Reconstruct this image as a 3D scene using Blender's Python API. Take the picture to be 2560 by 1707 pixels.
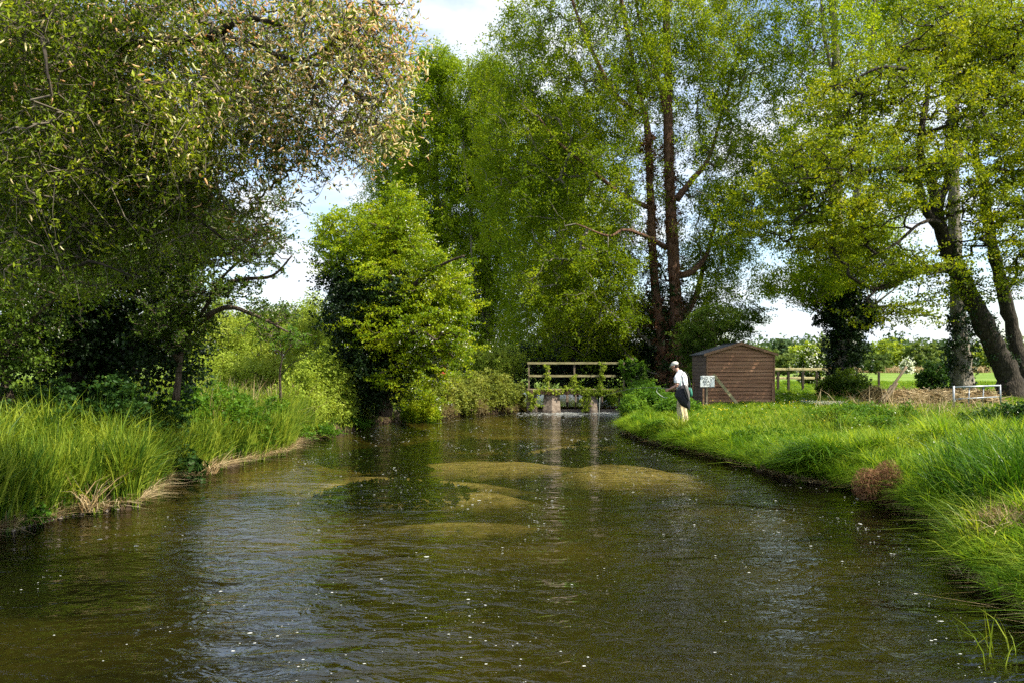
import bpy, bmesh, math
import numpy as np
from mathutils import Vector

for o in list(bpy.data.objects): bpy.data.objects.remove(o)
S = bpy.context.scene
COL = S.collection

# ------------------------------------------------------------------ camera
F = 1991.0; CH = 2.15; HY = 915.0           # 28 mm lens on a 2560 px wide frame, eye 2.15 m above the water
cam = bpy.data.cameras.new('camera'); cam.lens = 28; cam.sensor_width = 36
cam.shift_y = (HY - 853.5) / 2560; cam.clip_end = 5000; cam.clip_start = 0.05
camo = bpy.data.objects.new('camera', cam); COL.objects.link(camo)
camo.location = (0, 0, CH); camo.rotation_euler = (math.radians(90), 0, 0)
S.camera = camo

# ------------------------------------------------------------------ sky and sun
SUN = Vector((0.74, -0.34, 1.05)).normalized()
el = math.asin(SUN.z); az = math.atan2(SUN.x, SUN.y)
W = bpy.data.worlds.new('World'); S.world = W; W.use_nodes = True
nt = W.node_tree; nt.nodes.clear()
def N(t, **k):
    n = nt.nodes.new(t)
    for a, b in k.items(): setattr(n, a, b)
    return n
out = N('ShaderNodeOutputWorld'); bg = N('ShaderNodeBackground'); bg.inputs[1].default_value = 0.12
sky = N('ShaderNodeTexSky', sky_type='NISHITA', sun_disc=False, sun_elevation=el, sun_rotation=az)
sky.dust_density = 1.2; sky.ozone_density = 1.3
tc = N('ShaderNodeTexCoord'); sep = N('ShaderNodeSeparateXYZ'); nt.links.new(tc.outputs['Generated'], sep.inputs[0])
zz = N('ShaderNodeMath', operation='ADD'); zz.inputs[1].default_value = 0.22; nt.links.new(sep.outputs[2], zz.inputs[0])
zm = N('ShaderNodeMath', operation='MAXIMUM'); zm.inputs[1].default_value = 0.05; nt.links.new(zz.outputs[0], zm.inputs[0])
vd = N('ShaderNodeVectorMath', operation='DIVIDE')
cx = N('ShaderNodeCombineXYZ')
for i in range(3): nt.links.new(zm.outputs[0], cx.inputs[i])
nt.links.new(tc.outputs['Generated'], vd.inputs[0]); nt.links.new(cx.outputs[0], vd.inputs[1])
cn = N('ShaderNodeTexNoise'); cn.inputs['Scale'].default_value = 2.1; cn.inputs['Detail'].default_value = 9; cn.inputs['Roughness'].default_value = 0.58
nt.links.new(vd.outputs[0], cn.inputs['Vector'])
cr = N('ShaderNodeValToRGB'); cr.color_ramp.elements[0].position = 0.40; cr.color_ramp.elements[1].position = 0.60
nt.links.new(cn.outputs['Fac'], cr.inputs[0])
cc = N('ShaderNodeTexNoise'); cc.inputs['Scale'].default_value = 5; cc.inputs['Detail'].default_value = 6
nt.links.new(vd.outputs[0], cc.inputs['Vector'])
c2 = N('ShaderNodeValToRGB'); c2.color_ramp.elements[0].color = (3.2, 3.7, 4.4, 1); c2.color_ramp.elements[1].color = (4.2, 4.3, 4.5, 1)
c2.color_ramp.elements[0].position = .35; c2.color_ramp.elements[1].position = .62
nt.links.new(cc.outputs['Fac'], c2.inputs[0])
mx = N('ShaderNodeMix', data_type='RGBA')
nt.links.new(cr.outputs[0], mx.inputs[0]); nt.links.new(sky.outputs[0], mx.inputs[6]); nt.links.new(c2.outputs[0], mx.inputs[7])
nt.links.new(mx.outputs[2], bg.inputs[0]); nt.links.new(bg.outputs[0], out.inputs[0])
sl = bpy.data.lights.new('sun', 'SUN'); sl.energy = 5.0; sl.angle = math.radians(0.53); sl.color = (1.0, 0.93, 0.80)
so = bpy.data.objects.new('sun', sl); COL.objects.link(so); so.rotation_euler = SUN.to_track_quat('Z', 'Y').to_euler()
S.view_settings.view_transform = 'Standard'; S.view_settings.look = 'None'
S.view_settings.exposure = 1.28; S.view_settings.gamma = 1; S.view_settings.use_curve_mapping = False
S.render.engine = 'CYCLES'
cy = S.cycles; cy.max_bounces = 5; cy.diffuse_bounces = 2; cy.glossy_bounces = 2; cy.transmission_bounces = 3
cy.transparent_max_bounces = 6; cy.caustics_reflective = False; cy.caustics_refractive = False
cy.use_denoising = False; cy.use_adaptive_sampling = True; cy.adaptive_threshold = 0.02

# ------------------------------------------------------------------ helpers
def P(px, py, Y): return np.array([(px - 1280) / F * Y, Y, CH + (HY - py) / F * Y])
def nrm(v): return v / np.maximum(np.linalg.norm(v, axis=-1, keepdims=True), 1e-9)

def props(o, label=None, cat=None, group=None, kind=None):
    if label: o['label'] = label
    if cat: o['category'] = cat
    if group: o['group'] = group
    if kind: o['kind'] = kind
    return o
def link(o, parent=None):
    COL.objects.link(o)
    if parent is not None:
        o.parent = parent; o.matrix_parent_inverse.identity()
        # parts are modelled in world coordinates: express them relative to the thing's base
        if o.type == 'MESH' and o.data.users == 1:
            off = Vector((0, 0, 0)); p = parent
            while p is not None: off += p.location; p = p.parent
            o.location = -off
    return o
def thing(name, label, cat, loc, group=None):
    o = bpy.data.objects.new(name, None); o.empty_display_size = .2; COL.objects.link(o)
    o.location = [float(c) for c in loc]
    return props(o, label, cat, group)
def mesh_np(name, V, Fc, mat, parent=None, tone=None, smooth=False, kind=None):
    V = np.asarray(V, dtype=np.float32).reshape(-1, 3)
    if not isinstance(Fc, list): Fc = [Fc]
    Fc = [np.asarray(f, dtype=np.int32) for f in Fc if len(f)]
    me = bpy.data.meshes.new(name)
    me.vertices.add(len(V)); me.vertices.foreach_set('co', V.ravel())
    loops = np.concatenate([f.ravel() for f in Fc]); nf = sum(len(f) for f in Fc)
    tot = np.concatenate([np.full(len(f), f.shape[1], np.int32) for f in Fc])
    st = np.concatenate([[0], np.cumsum(tot)[:-1]]).astype(np.int32)
    me.loops.add(len(loops)); me.loops.foreach_set('vertex_index', loops)
    me.polygons.add(nf); me.polygons.foreach_set('loop_start', st)
    me.polygons.foreach_set('use_smooth', np.full(nf, smooth))
    if tone is not None:
        a = me.attributes.new('tone', 'FLOAT', 'FACE'); a.data.foreach_set('value', np.asarray(tone, np.float32))
    me.update(calc_edges=True)
    me.materials.append(mat)
    o = bpy.data.objects.new(name, me); link(o, parent)
    if kind: o['kind'] = kind
    return o
class MB:
    def __init__(s): s.v = []; s.q = []; s.t = []; s.n = 0
    def add(s, v, q=None, t=None):
        v = np.asarray(v, float).reshape(-1, 3)
        if q is not None and len(q): s.q.append(np.asarray(q) + s.n)
        if t is not None and len(t): s.t.append(np.asarray(t) + s.n)
        s.v.append(v); s.n += len(v)
    def box(s, c, sx, sy, sz, R=None, taper=1.0, jit=0):
        v = np.array([[x, y, z] for z in (-1, 1) for x, y in ((-1, -1), (1, -1), (1, 1), (-1, 1))], float)
        v[4:, :2] *= taper
        v *= np.array([sx, sy, sz]) / 2
        if jit: v += np.random.default_rng(s.n + 7).normal(0, jit, v.shape)
        if R is not None: v = v @ np.asarray(R).T
        s.add(v + np.asarray(c), [[3, 2, 1, 0], [4, 5, 6, 7], [0, 1, 5, 4], [1, 2, 6, 5], [2, 3, 7, 6], [3, 0, 4, 7]])
    def tube(s, pts, rad, k=10, cap=True, flat=None, lat=None):
        pts = np.asarray(pts, float); n = len(pts); rad = np.broadcast_to(rad, (n,)) if np.ndim(rad) < 2 else np.asarray(rad)
        d = np.gradient(pts, axis=0); d = nrm(d)
        up = np.array([0, 0, 1.0]) if lat is None else np.asarray(lat, float)
        v = []
        a = np.arange(k) / k * 2 * math.pi
        ref = up
        for i in range(n):
            x = ref - d[i] * (ref @ d[i])
            if np.linalg.norm(x) < .05:
                ref2 = np.array([1.0, 0, 0]); x = ref2 - d[i] * (ref2 @ d[i])
            x = x / np.linalg.norm(x); y = np.cross(d[i], x)
            if lat is None: ref = x
            if np.ndim(rad) == 2: ra, rb = rad[i]
            else: ra = rb = rad[i]
            v.append(pts[i] + np.outer(np.cos(a) * ra, x) + np.outer(np.sin(a) * rb, y))
        v = np.concatenate(v); q = []
        for i in range(n - 1):
            for j in range(k):
                q.append([i * k + j, i * k + (j + 1) % k, (i + 1) * k + (j + 1) % k, (i + 1) * k + j])
        t = []
        if cap:
            v = np.vstack([v, pts[0], pts[-1]])
            for j in range(k):
                t.append([n * k, (j + 1) % k, j]); t.append([n * k + 1, (n - 1) * k + j, (n - 1) * k + (j + 1) % k])
        s.add(v, q, t)
    def ball(s, c, r, k=10, m=7, ax=None):
        th = np.linspace(0.05, math.pi - .05, m); a = np.arange(k) / k * 2 * math.pi
        v = np.array([[math.sin(t) * math.cos(b), math.sin(t) * math.sin(b), math.cos(t)] for t in th for b in a])
        v *= np.broadcast_to(r, (3,))
        if ax is not None: v = v @ np.asarray(ax).T
        c = np.asarray(c)
        v = v + c
        q = [[i * k + j, (i + 1) * k + j, (i + 1) * k + (j + 1) % k, i * k + (j + 1) % k] for i in range(m - 1) for j in range(k)]
        v = np.vstack([v, v[:k].mean(0), v[-k:].mean(0)]); n = m * k
        t = [[n, j, (j + 1) % k] for j in range(k)] + [[n + 1, (m - 1) * k + (j + 1) % k, (m - 1) * k + j] for j in range(k)]
        s.add(v, q, t)
    def build(s, name, mat, parent=None, smooth=False, bevel=0, remesh=0, kind=None):
        f = []
        if s.q: f.append(np.concatenate(s.q))
        if s.t: f.append(np.concatenate(s.t))
        o = mesh_np(name, np.concatenate(s.v), f, mat, parent, smooth=smooth, kind=kind)
        if bevel:
            b = o.modifiers.new('edge', 'BEVEL'); b.width = bevel; b.segments = 2
        if remesh:
            b = o.modifiers.new('skin', 'REMESH'); b.mode = 'VOXEL'; b.voxel_size = remesh; b.use_smooth_shade = True
            b = o.modifiers.new('soft', 'SMOOTH'); b.factor = .5; b.iterations = 3
        return o
def frusta(p0, p1, r0, r1, k=3):
    n = len(p0); d = nrm(p1 - p0)
    ref = np.where(np.abs(d[:, 2:3]) > .9, np.array([[1.0, 0, 0]]), np.array([[0, 0, 1.0]]))
    x = nrm(np.cross(d, ref)); y = np.cross(d, x)
    a = np.arange(k) / k * 2 * math.pi
    ca, sa = np.cos(a)[None, :, None], np.sin(a)[None, :, None]
    ring = x[:, None, :] * ca + y[:, None, :] * sa
    v = np.concatenate([p0[:, None] + ring * r0[:, None, None], p1[:, None] + ring * r1[:, None, None]], 1).reshape(-1, 3)
    b = np.arange(n)[:, None, None] * 2 * k; j = np.arange(k)[None, :]
    q = np.stack([j, (j + 1) % k, (j + 1) % k + k, j + k], -1) + b
    return v, q.reshape(-1, 4)

# ------------------------------------------------------------------ materials
def mat(name):
    m = bpy.data.materials.new(name); m.use_nodes = True
    n = m.node_tree.nodes; l = m.node_tree.links
    return m, n, l, n['Principled BSDF']
def ramp(n, cols, pos=None):
    r = n.new('ShaderNodeValToRGB'); e = r.color_ramp.elements
    pos = pos or [i / (len(cols) - 1) for i in range(len(cols))]
    while len(e) < len(cols): e.new(.5)
    for i, c in enumerate(cols): e[i].position = pos[i]; e[i].color = (*c, 1)
    return r
def leafmat(name, cols, trans=.4, rough=.5, spec=.3, nscale=.6, tgain=(1.5, 1.35, .55)):
    m, n, l, p = mat(name)
    at = n.new('ShaderNodeAttribute'); at.attribute_name = 'tone'
    tcn = n.new('ShaderNodeNewGeometry'); no = n.new('ShaderNodeTexNoise'); no.inputs['Scale'].default_value = nscale; no.inputs['Detail'].default_value = 4; no.inputs['Roughness'].default_value = .7
    l.new(tcn.outputs['Position'], no.inputs['Vector'])
    a = n.new('ShaderNodeMath'); a.operation = 'MULTIPLY_ADD'; a.inputs[1].default_value = 2.2; a.inputs[2].default_value = -1.1
    l.new(no.outputs['Fac'], a.inputs[0])
    b = n.new('ShaderNodeMath'); b.operation = 'ADD'; b.use_clamp = True
    l.new(at.outputs['Fac'], b.inputs[0]); l.new(a.outputs[0], b.inputs[1])
    r = ramp(n, cols); l.new(b.outputs[0], r.inputs[0])
    l.new(r.outputs[0], p.inputs['Base Color']); p.inputs['Roughness'].default_value = rough
    p.inputs['Specular IOR Level'].default_value = spec * .45
    t = n.new('ShaderNodeBsdfTranslucent'); mm = n.new('ShaderNodeMix'); mm.data_type = 'RGBA'; mm.blend_type = 'MULTIPLY'; mm.inputs[0].default_value = 1
    l.new(r.outputs[0], mm.inputs[6]); mm.inputs[7].default_value = (*tgain, 1); l.new(mm.outputs[2], t.inputs[0])
    s = n.new('ShaderNodeMixShader'); s.inputs[0].default_value = trans
    l.new(p.outputs[0], s.inputs[1]); l.new(t.outputs[0], s.inputs[2])
    l.new(s.outputs[0], n['Material Output'].inputs['Surface'])
    return m
def surf(name, cols, scale=(4, 4, 4), rough=.85, bump=.4, bdist=.02, detail=6, spec=.25, vor=0):
    m, n, l, p = mat(name)
    tcn = n.new('ShaderNodeTexCoord'); mp = n.new('ShaderNodeMapping'); mp.inputs['Scale'].default_value = scale
    l.new(tcn.outputs['Object'], mp.inputs[0])
    no = n.new('ShaderNodeTexNoise'); no.inputs['Scale'].default_value = 1; no.inputs['Detail'].default_value = detail; no.inputs['Roughness'].default_value = .65
    l.new(mp.outputs[0], no.inputs['Vector'])
    k = len(cols); r = ramp(n, cols, [.28 + .44 * i / max(1, k - 1) for i in range(k)])
    l.new(no.outputs['Fac'], r.inputs[0]); l.new(r.outputs[0], p.inputs['Base Color'])
    p.inputs['Roughness'].default_value = rough; p.inputs['Specular IOR Level'].default_value = spec
    bm = n.new('ShaderNodeBump'); bm.inputs['Strength'].default_value = bump; bm.inputs['Distance'].default_value = bdist
    if vor:
        vo = n.new('ShaderNodeTexVoronoi'); vo.inputs['Scale'].default_value = vor; l.new(mp.outputs[0], vo.inputs['Vector'])
        ad = n.new('ShaderNodeMath'); ad.operation = 'ADD'; l.new(vo.outputs['Distance'], ad.inputs[0]); l.new(no.outputs['Fac'], ad.inputs[1])
        l.new(ad.outputs[0], bm.inputs['Height'])
    else: l.new(no.outputs['Fac'], bm.inputs['Height'])
    l.new(bm.outputs[0], p.inputs['Normal'])
    return m
M = {}
M['willow'] = leafmat('willow_leaf', [(.045, .08, .006), (.15, .22, .012), (.34, .40, .03)], .5)
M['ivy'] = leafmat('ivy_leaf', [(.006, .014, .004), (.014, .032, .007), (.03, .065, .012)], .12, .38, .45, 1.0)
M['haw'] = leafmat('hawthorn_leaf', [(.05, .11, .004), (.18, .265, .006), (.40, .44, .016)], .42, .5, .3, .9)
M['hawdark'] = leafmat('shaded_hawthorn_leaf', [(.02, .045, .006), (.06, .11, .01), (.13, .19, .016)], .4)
M['poplar'] = leafmat('poplar_leaf', [(.055, .105, .005), (.155, .23, .009), (.31, .37, .02)], .5, .5, .18, .3)
M['poplar2'] = leafmat('far_poplar_leaf', [(.07, .13, .005), (.17, .255, .010), (.32, .40, .022)], .5, .5, .15, .3)
M['alder'] = leafmat('alder_leaf', [(.045, .085, .004), (.16, .215, .006), (.33, .35, .012)], .42, .45, .35, .35)
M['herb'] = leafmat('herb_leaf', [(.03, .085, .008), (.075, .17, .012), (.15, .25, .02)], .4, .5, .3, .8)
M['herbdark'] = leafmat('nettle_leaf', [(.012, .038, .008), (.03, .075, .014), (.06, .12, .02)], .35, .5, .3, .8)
M['scrub'] = leafmat('scrub_leaf', [(.10, .16, .016), (.22, .30, .03), (.38, .44, .07)], .35, .6, .2, .5)
M['bramble'] = leafmat('bramble_leaf', [(.07, .10, .02), (.17, .21, .03), (.33, .34, .08)], .35, .6, .2, .9)
M['twiggy'] = leafmat('dry_bramble_leaf', [(.10, .07, .03), (.17, .13, .06), (.26, .22, .11)], .25, .7, .2, .9)
M['far'] = leafmat('far_tree_leaf', [(.06, .10, .025), (.11, .16, .04), (.18, .22, .07)], .3, .7, .1, .08)
M['fardark'] = leafmat('far_dark_leaf', [(.03, .06, .03), (.06, .10, .04), (.10, .14, .06)], .25, .7, .1, .08)
M['reed'] = leafmat('sedge_blade', [(.03, .08, .008), (.13, .205, .014), (.32, .38, .04)], .38, .45, .35, 1.6)
M['grass'] = leafmat('grass_blade', [(.035, .10, .006), (.125, .235, .010), (.30, .39, .045)], .45, .5, .3, 1.3)
M['sedgedark'] = leafmat('dark_sedge_blade', [(.02, .07, .005), (.055, .14, .009), (.13, .23, .018)], .35, .4, .4, .8)
M['dead'] = leafmat('dead_stem', [(.16, .10, .04), (.34, .25, .12), (.55, .45, .27)], .2, .7, .2, 1.5, (1.1, 1, .8))
M['reddead'] = leafmat('red_brown_root', [(.09, .04, .02), (.20, .10, .05), (.33, .2, .1)], .2, .7, .2, 2, (1.1, 1, .8))
M['catkin'] = leafmat('catkin', [(.74, .50, .26), (.78, .72, .42), (.80, .82, .56)], .5, .8, .1, 1.2, (1.1, 1.0, .8))
M['blossom'] = leafmat('white_blossom', [(.6, .62, .42), (.75, .76, .62), (.82, .82, .75)], .3, .7, .1, 1, (1, 1, .9))
M['butter'] = leafmat('yellow_petal', [(.7, .5, .01), (.8, .62, .02), (.85, .7, .05)], .3, .4, .4, 1, (1.1, 1, .5))
M['foam'] = leafmat('foam_fleck', [(.34, .36, .33), (.46, .48, .45), (.62, .63, .60)], .2, .5, .4, 1, (1, 1, 1))
M['deadivy'] = leafmat('dead_ivy_leaf', [(.06, .028, .015), (.13, .06, .03), (.22, .12, .06)], .2, .7, .2, .8, (1.1, 1, .8))
M['bark'] = surf('bark_brown', [(.025, .018, .012), (.075, .055, .035), (.14, .11, .075)], (14, 14, 3), .95, .9, .04, vor=1.5)
M['barkdark'] = surf('bark_dark', [(.010, .008, .006), (.03, .024, .016), (.07, .058, .04)], (12, 12, 4), .95, .9, .04, vor=1.5)
M['barkpale'] = surf('bark_pale_poplar', [(.06, .052, .038), (.16, .14, .105), (.27, .24, .19)], (8, 8, 2), .95, .9, .04, vor=1.6)
M['barkred'] = surf('bark_under_dead_ivy', [(.05, .028, .018), (.13, .07, .042), (.22, .13, .08)], (12, 12, 3), .95, 1, .05, vor=1.5)
M['twig'] = surf('twig_grey_brown', [(.05, .04, .028), (.12, .10, .07), (.2, .17, .12)], (9, 9, 9), .9, .3, .01)
def lump(rng, n, base=0): return rng.random(n)

# ------------------------------------------------------------------ foliage generators
def leaves(rng, C, L, Wd, D=None, up=.5, kite=True, tone=None, dspread=1.0):
    """one folded blade per point: returns vertices, faces and tones"""
    n = len(C)
    nm = nrm(rng.normal(0, 1, (n, 3)) + np.array([0, 0, up]))
    d = rng.normal(0, 1, (n, 3)) * dspread
    if D is not None: d = d + D
    d = nrm(d - nm * (d * nm).sum(1, keepdims=True)); s = np.cross(nm, d)
    Ls = L * rng.uniform(.65, 1.3, (n, 1)); Ws = Wd * rng.uniform(.7, 1.25, (n, 1))
    a = C - d * Ls * .5; t = C + d * Ls * .5
    if tone is None: tone = rng.random(n)
    if kite:
        m = C - d * Ls * .08
        l = m + s * Ws * .5 + nm * Ws * .12; r = m - s * Ws * .5 + nm * Ws * .12
        V = np.stack([a, r, t, l], 1).reshape(-1, 3)
        b = np.arange(n)[:, None] * 4
        Fc = np.concatenate([b + [0, 1, 2], b + [0, 2, 3]]); return V, Fc, np.concatenate([tone, tone])
    V = np.stack([a + s * Ws * .5, a - s * Ws * .5, t], 1).reshape(-1, 3)
    return V, np.arange(n)[:, None] * 3 + np.array([[0, 1, 2]]), tone
def lobe_pts(rng, lobes, n, shell=2.4):
    cs = []; rs = []; w = []
    for lb in lobes:
        px, py, Y, rx, ry, rY = lb[:6]; ww = lb[6] if len(lb) > 6 else 1
        cs.append(P(px, py, Y)); r = np.array([rx * Y / F, rY, ry * Y / F]); rs.append(r); w.append(ww * (r[0] * r[1] * r[2]) ** .72)
    w = np.array(w) / sum(w); k = rng.choice(len(lobes), n, p=w)
    d = nrm(rng.normal(0, 1, (n, 3))); u = rng.random((n, 1)) ** (1 / shell)
    return np.array(cs)[k] + d * u * np.array(rs)[k]
def smooth_path(pts, m=6):
    pts = np.asarray(pts, float)
    if len(pts) < 3:
        t = np.linspace(0, 1, m + 1)[:, None]; return pts[0] * (1 - t) + pts[-1] * t
    q = np.vstack([2 * pts[0] - pts[1], pts, 2 * pts[-1] - pts[-2]]); o = []
    for i in range(1, len(q) - 2):
        for t in np.arange(m) / m:
            o.append(.5 * ((2 * q[i]) + (-q[i - 1] + q[i + 1]) * t + (2 * q[i - 1] - 5 * q[i] + 4 * q[i + 1] - q[i + 2]) * t * t + (-q[i - 1] + 3 * q[i] - 3 * q[i + 1] + q[i + 2]) * t ** 3))
    o.append(pts[-1]); return np.array(o)
def grow(rng, skel, C, rise=.4, tip=.006, e=2.4, wob=.12, pen=None):
    """connect clump centres to the limbs by the shortest fitting branch; pipe-model radii"""
    n0 = len(skel); n = len(C); nodes = np.zeros((n0 + 3 * n, 3)); nodes[:n0] = skel; par = np.full(n0 + 3 * n, -1)
    d0 = np.array([np.min(np.linalg.norm(skel - c, axis=1)) for c in C]); order = np.argsort(d0); k = n0
    for c in C[order]:
        v = c - nodes[:k]; h = np.hypot(v[:, 0], v[:, 1]); cost = np.hypot(h, v[:, 2] - rise * h) + .25 * np.abs(v[:, 2])
        cost[:n0] *= .92
        i = int(np.argmin(cost)); a = nodes[i]; L = np.linalg.norm(c - a)
        j = rng.normal(0, wob * L, (2, 3)) * np.array([1, 1, .7])
        sag = -.10 * L * (1 if rise > .2 else -.5)
        p1 = a + (c - a) * .36 + j[0] + [0, 0, sag * .9]; p2 = a + (c - a) * .70 + j[1] + [0, 0, sag * .7]
        nodes[k] = p1; nodes[k + 1] = p2; nodes[k + 2] = c; par[k] = i; par[k + 1] = k; par[k + 2] = k + 1; k += 3
    acc = np.zeros(k); 
    for i in range(k - 1, n0 - 1, -1):
        acc[i] = max(acc[i], 0) + (tip ** e if (i - n0) % 3 == 2 else 0)
        if par[i] >= 0: acc[par[i]] += acc[i]
    r = np.maximum(acc, tip ** e) ** (1 / e)
    idx = np.arange(n0, k); pr = r[par[idx]].copy(); pr[par[idx] < n0] = r[idx][par[idx] < n0] * 1.25
    return nodes[par[idx]], nodes[idx], np.minimum(pr, r[idx] * 1.6), r[idx], order
def rotmats(e):
    cx_, sx_, cy_, sy_, cz_, sz_ = np.cos(e[:, 0]), np.sin(e[:, 0]), np.cos(e[:, 1]), np.sin(e[:, 1]), np.cos(e[:, 2]), np.sin(e[:, 2])
    R = np.zeros((len(e), 3, 3))
    R[:, 0] = np.stack([cz_ * cy_, cz_ * sy_ * sx_ - sz_ * cx_, cz_ * sy_ * cx_ + sz_ * sx_], 1)
    R[:, 1] = np.stack([sz_ * cy_, sz_ * sy_ * sx_ + cz_ * cx_, sz_ * sy_ * cx_ - cz_ * sx_], 1)
    R[:, 2] = np.stack([-sy_, cy_ * sx_, cy_ * cx_], 1); return R
def source(name, V, Fc, mats, tone, mi=None):
    """a spray, tuft or sprig whose geometry a scatter below repeats"""
    o = mesh_np(name, V, Fc, mats[0], None, tone)
    for m_ in mats[1:]: o.data.materials.append(m_)
    if mi is not None: o.data.polygons.foreach_set('material_index', np.asarray(mi, np.int32))
    COL.objects.unlink(o); return o
def scatter_on(name, Pn, rot, scl, vi, srcs, root):
    me = bpy.data.meshes.new(name); me.vertices.add(len(Pn)); me.vertices.foreach_set('co', np.asarray(Pn, np.float32).ravel())
    for nm, ty, key, val in (('rot', 'FLOAT_VECTOR', 'vector', rot), ('scl', 'FLOAT', 'value', scl), ('vi', 'INT', 'value', vi)):
        a = me.attributes.new(nm, ty, 'POINT'); a.data.foreach_set(key, np.ascontiguousarray(val, np.int32 if ty == 'INT' else np.float32).ravel())
    me.update(); o = bpy.data.objects.new(name, me); link(o, root); o['kind'] = 'stuff'
    g = bpy.data.node_groups.new(name, 'GeometryNodeTree'); g.interface.new_socket('Geometry', in_out='INPUT', socket_type='NodeSocketGeometry'); g.interface.new_socket('Geometry', in_out='OUTPUT', socket_type='NodeSocketGeometry')
    gn, gl = g.nodes, g.links; gi = gn.new('NodeGroupInput'); go = gn.new('NodeGroupOutput'); iop = gn.new('GeometryNodeInstanceOnPoints'); jn = gn.new('GeometryNodeJoinGeometry')
    for so_ in reversed(srcs):
        oi = gn.new('GeometryNodeObjectInfo'); oi.inputs['Object'].default_value = so_; ti = gn.new('GeometryNodeGeometryToInstance'); gl.new(oi.outputs['Geometry'], ti.inputs[0]); gl.new(ti.outputs[0], jn.inputs[0])
    def attr(nm, dt): q_ = gn.new('GeometryNodeInputNamedAttribute'); q_.data_type = dt; q_.inputs['Name'].default_value = nm; return q_.outputs['Attribute']
    er = gn.new('FunctionNodeEulerToRotation'); gl.new(attr('rot', 'FLOAT_VECTOR'), er.inputs[0])
    gl.new(gi.outputs[0], iop.inputs['Points']); gl.new(jn.outputs[0], iop.inputs['Instance']); iop.inputs['Pick Instance'].default_value = True
    gl.new(attr('vi', 'INT'), iop.inputs['Instance Index']); gl.new(er.outputs[0], iop.inputs['Rotation']); gl.new(attr('scl', 'FLOAT'), iop.inputs['Scale'])
    gl.new(iop.outputs[0], go.inputs[0]); md = o.modifiers.new('sprays', 'NODES'); md.node_group = g
    return o
def foliage(rng, C, root, m, per, sig, L, Wd, up=.5, kite=True, twigs=0, twigmat=None, droop=0, name='foliage', tonebias=0, tw_r=.003, dirn=None, nv=4):
    n = len(C); T = twigs if twigs else 4; sg = np.array(sig, float); srcs = []; tips = []
    iso = sg[2] > .7 * sg[0]
    for _ in range(nv):
        te = rng.normal(0, 1, (T, 3)) * sg + np.array([0, 0, -droop])
        w = rng.integers(0, T, per); t = rng.uniform(.15, 1.05, (per, 1)) ** .7; pos = te[w] * t + rng.normal(0, 1, (per, 3)) * sg * (.30 if not twigs else .2)
        V, Fc, tn = leaves(rng, pos, L, Wd, D=nrm(te[w]) + np.array([0, 0, -.4]), up=up, kite=kite, tone=np.clip(.25 + rng.random(per) * .5 + tonebias, 0, 1))
        Fl = [Fc]; mi = [0] * len(Fc); mats = [m]
        if twigs:
            p0 = np.zeros((T, 3)); md = te / 2 + rng.normal(0, .12, (T, 3)) * sg; o_ = np.full(T, tw_r)
            v1, q1 = frusta(p0, md, o_ * 1.3, o_, 3); v2, q2 = frusta(md, te, o_, o_ * .5, 3)
            b_ = len(V); V = np.vstack([V, v1, v2]); Fl += [q1 + b_, q2 + b_ + len(v1)]; k_ = len(q1) + len(q2); mi += [1] * k_; tn = np.concatenate([tn, np.full(k_, .5)]); mats.append(twigmat or M['twig'])
        srcs.append(source('spray', V, Fl, mats, tn, mi)); tips.append(te)
    rot = np.stack([rng.normal(0, .35, n), rng.normal(0, .35, n), rng.uniform(0, 6.283, n)], 1)
    if not iso: rot[:, :2] *= .45
    scl = rng.uniform(.75, 1.25, n); vi = rng.integers(0, nv, n)
    scatter_on(name, C, rot, scl, vi, srcs, root)
    return C[:, None] + np.einsum('nij,ntj->nti', rotmats(rot), np.array(tips)[vi]) * scl[:, None, None]
def limb(name, pts, r0, r1, m, root, rng, k=12, rough=.10, flare=0, seg=6):
    p = smooth_path([P(*q) for q in pts], seg); n = len(p)
    t = np.linspace(0, 1, n); r = r0 * (1 - t) + r1 * t
    if flare: r = r * (1 + flare * np.exp(-t * n / 2.5))
    p = p + rng.normal(0, 1, p.shape) * (r * rough)[:, None] * .6
    b = MB(); b.tube(p, r * rng.uniform(1 - rough, 1 + rough, n), k)
    v = b.v[0]; ctr = np.repeat(p, k, 0)
    v[:n * k] = ctr + (v[:n * k] - ctr) * rng.uniform(1 - rough, 1 + rough, (n * k, 1))
    b.v[0] = v
    b.build(name, m, root, smooth=True)
    return p, r
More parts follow.
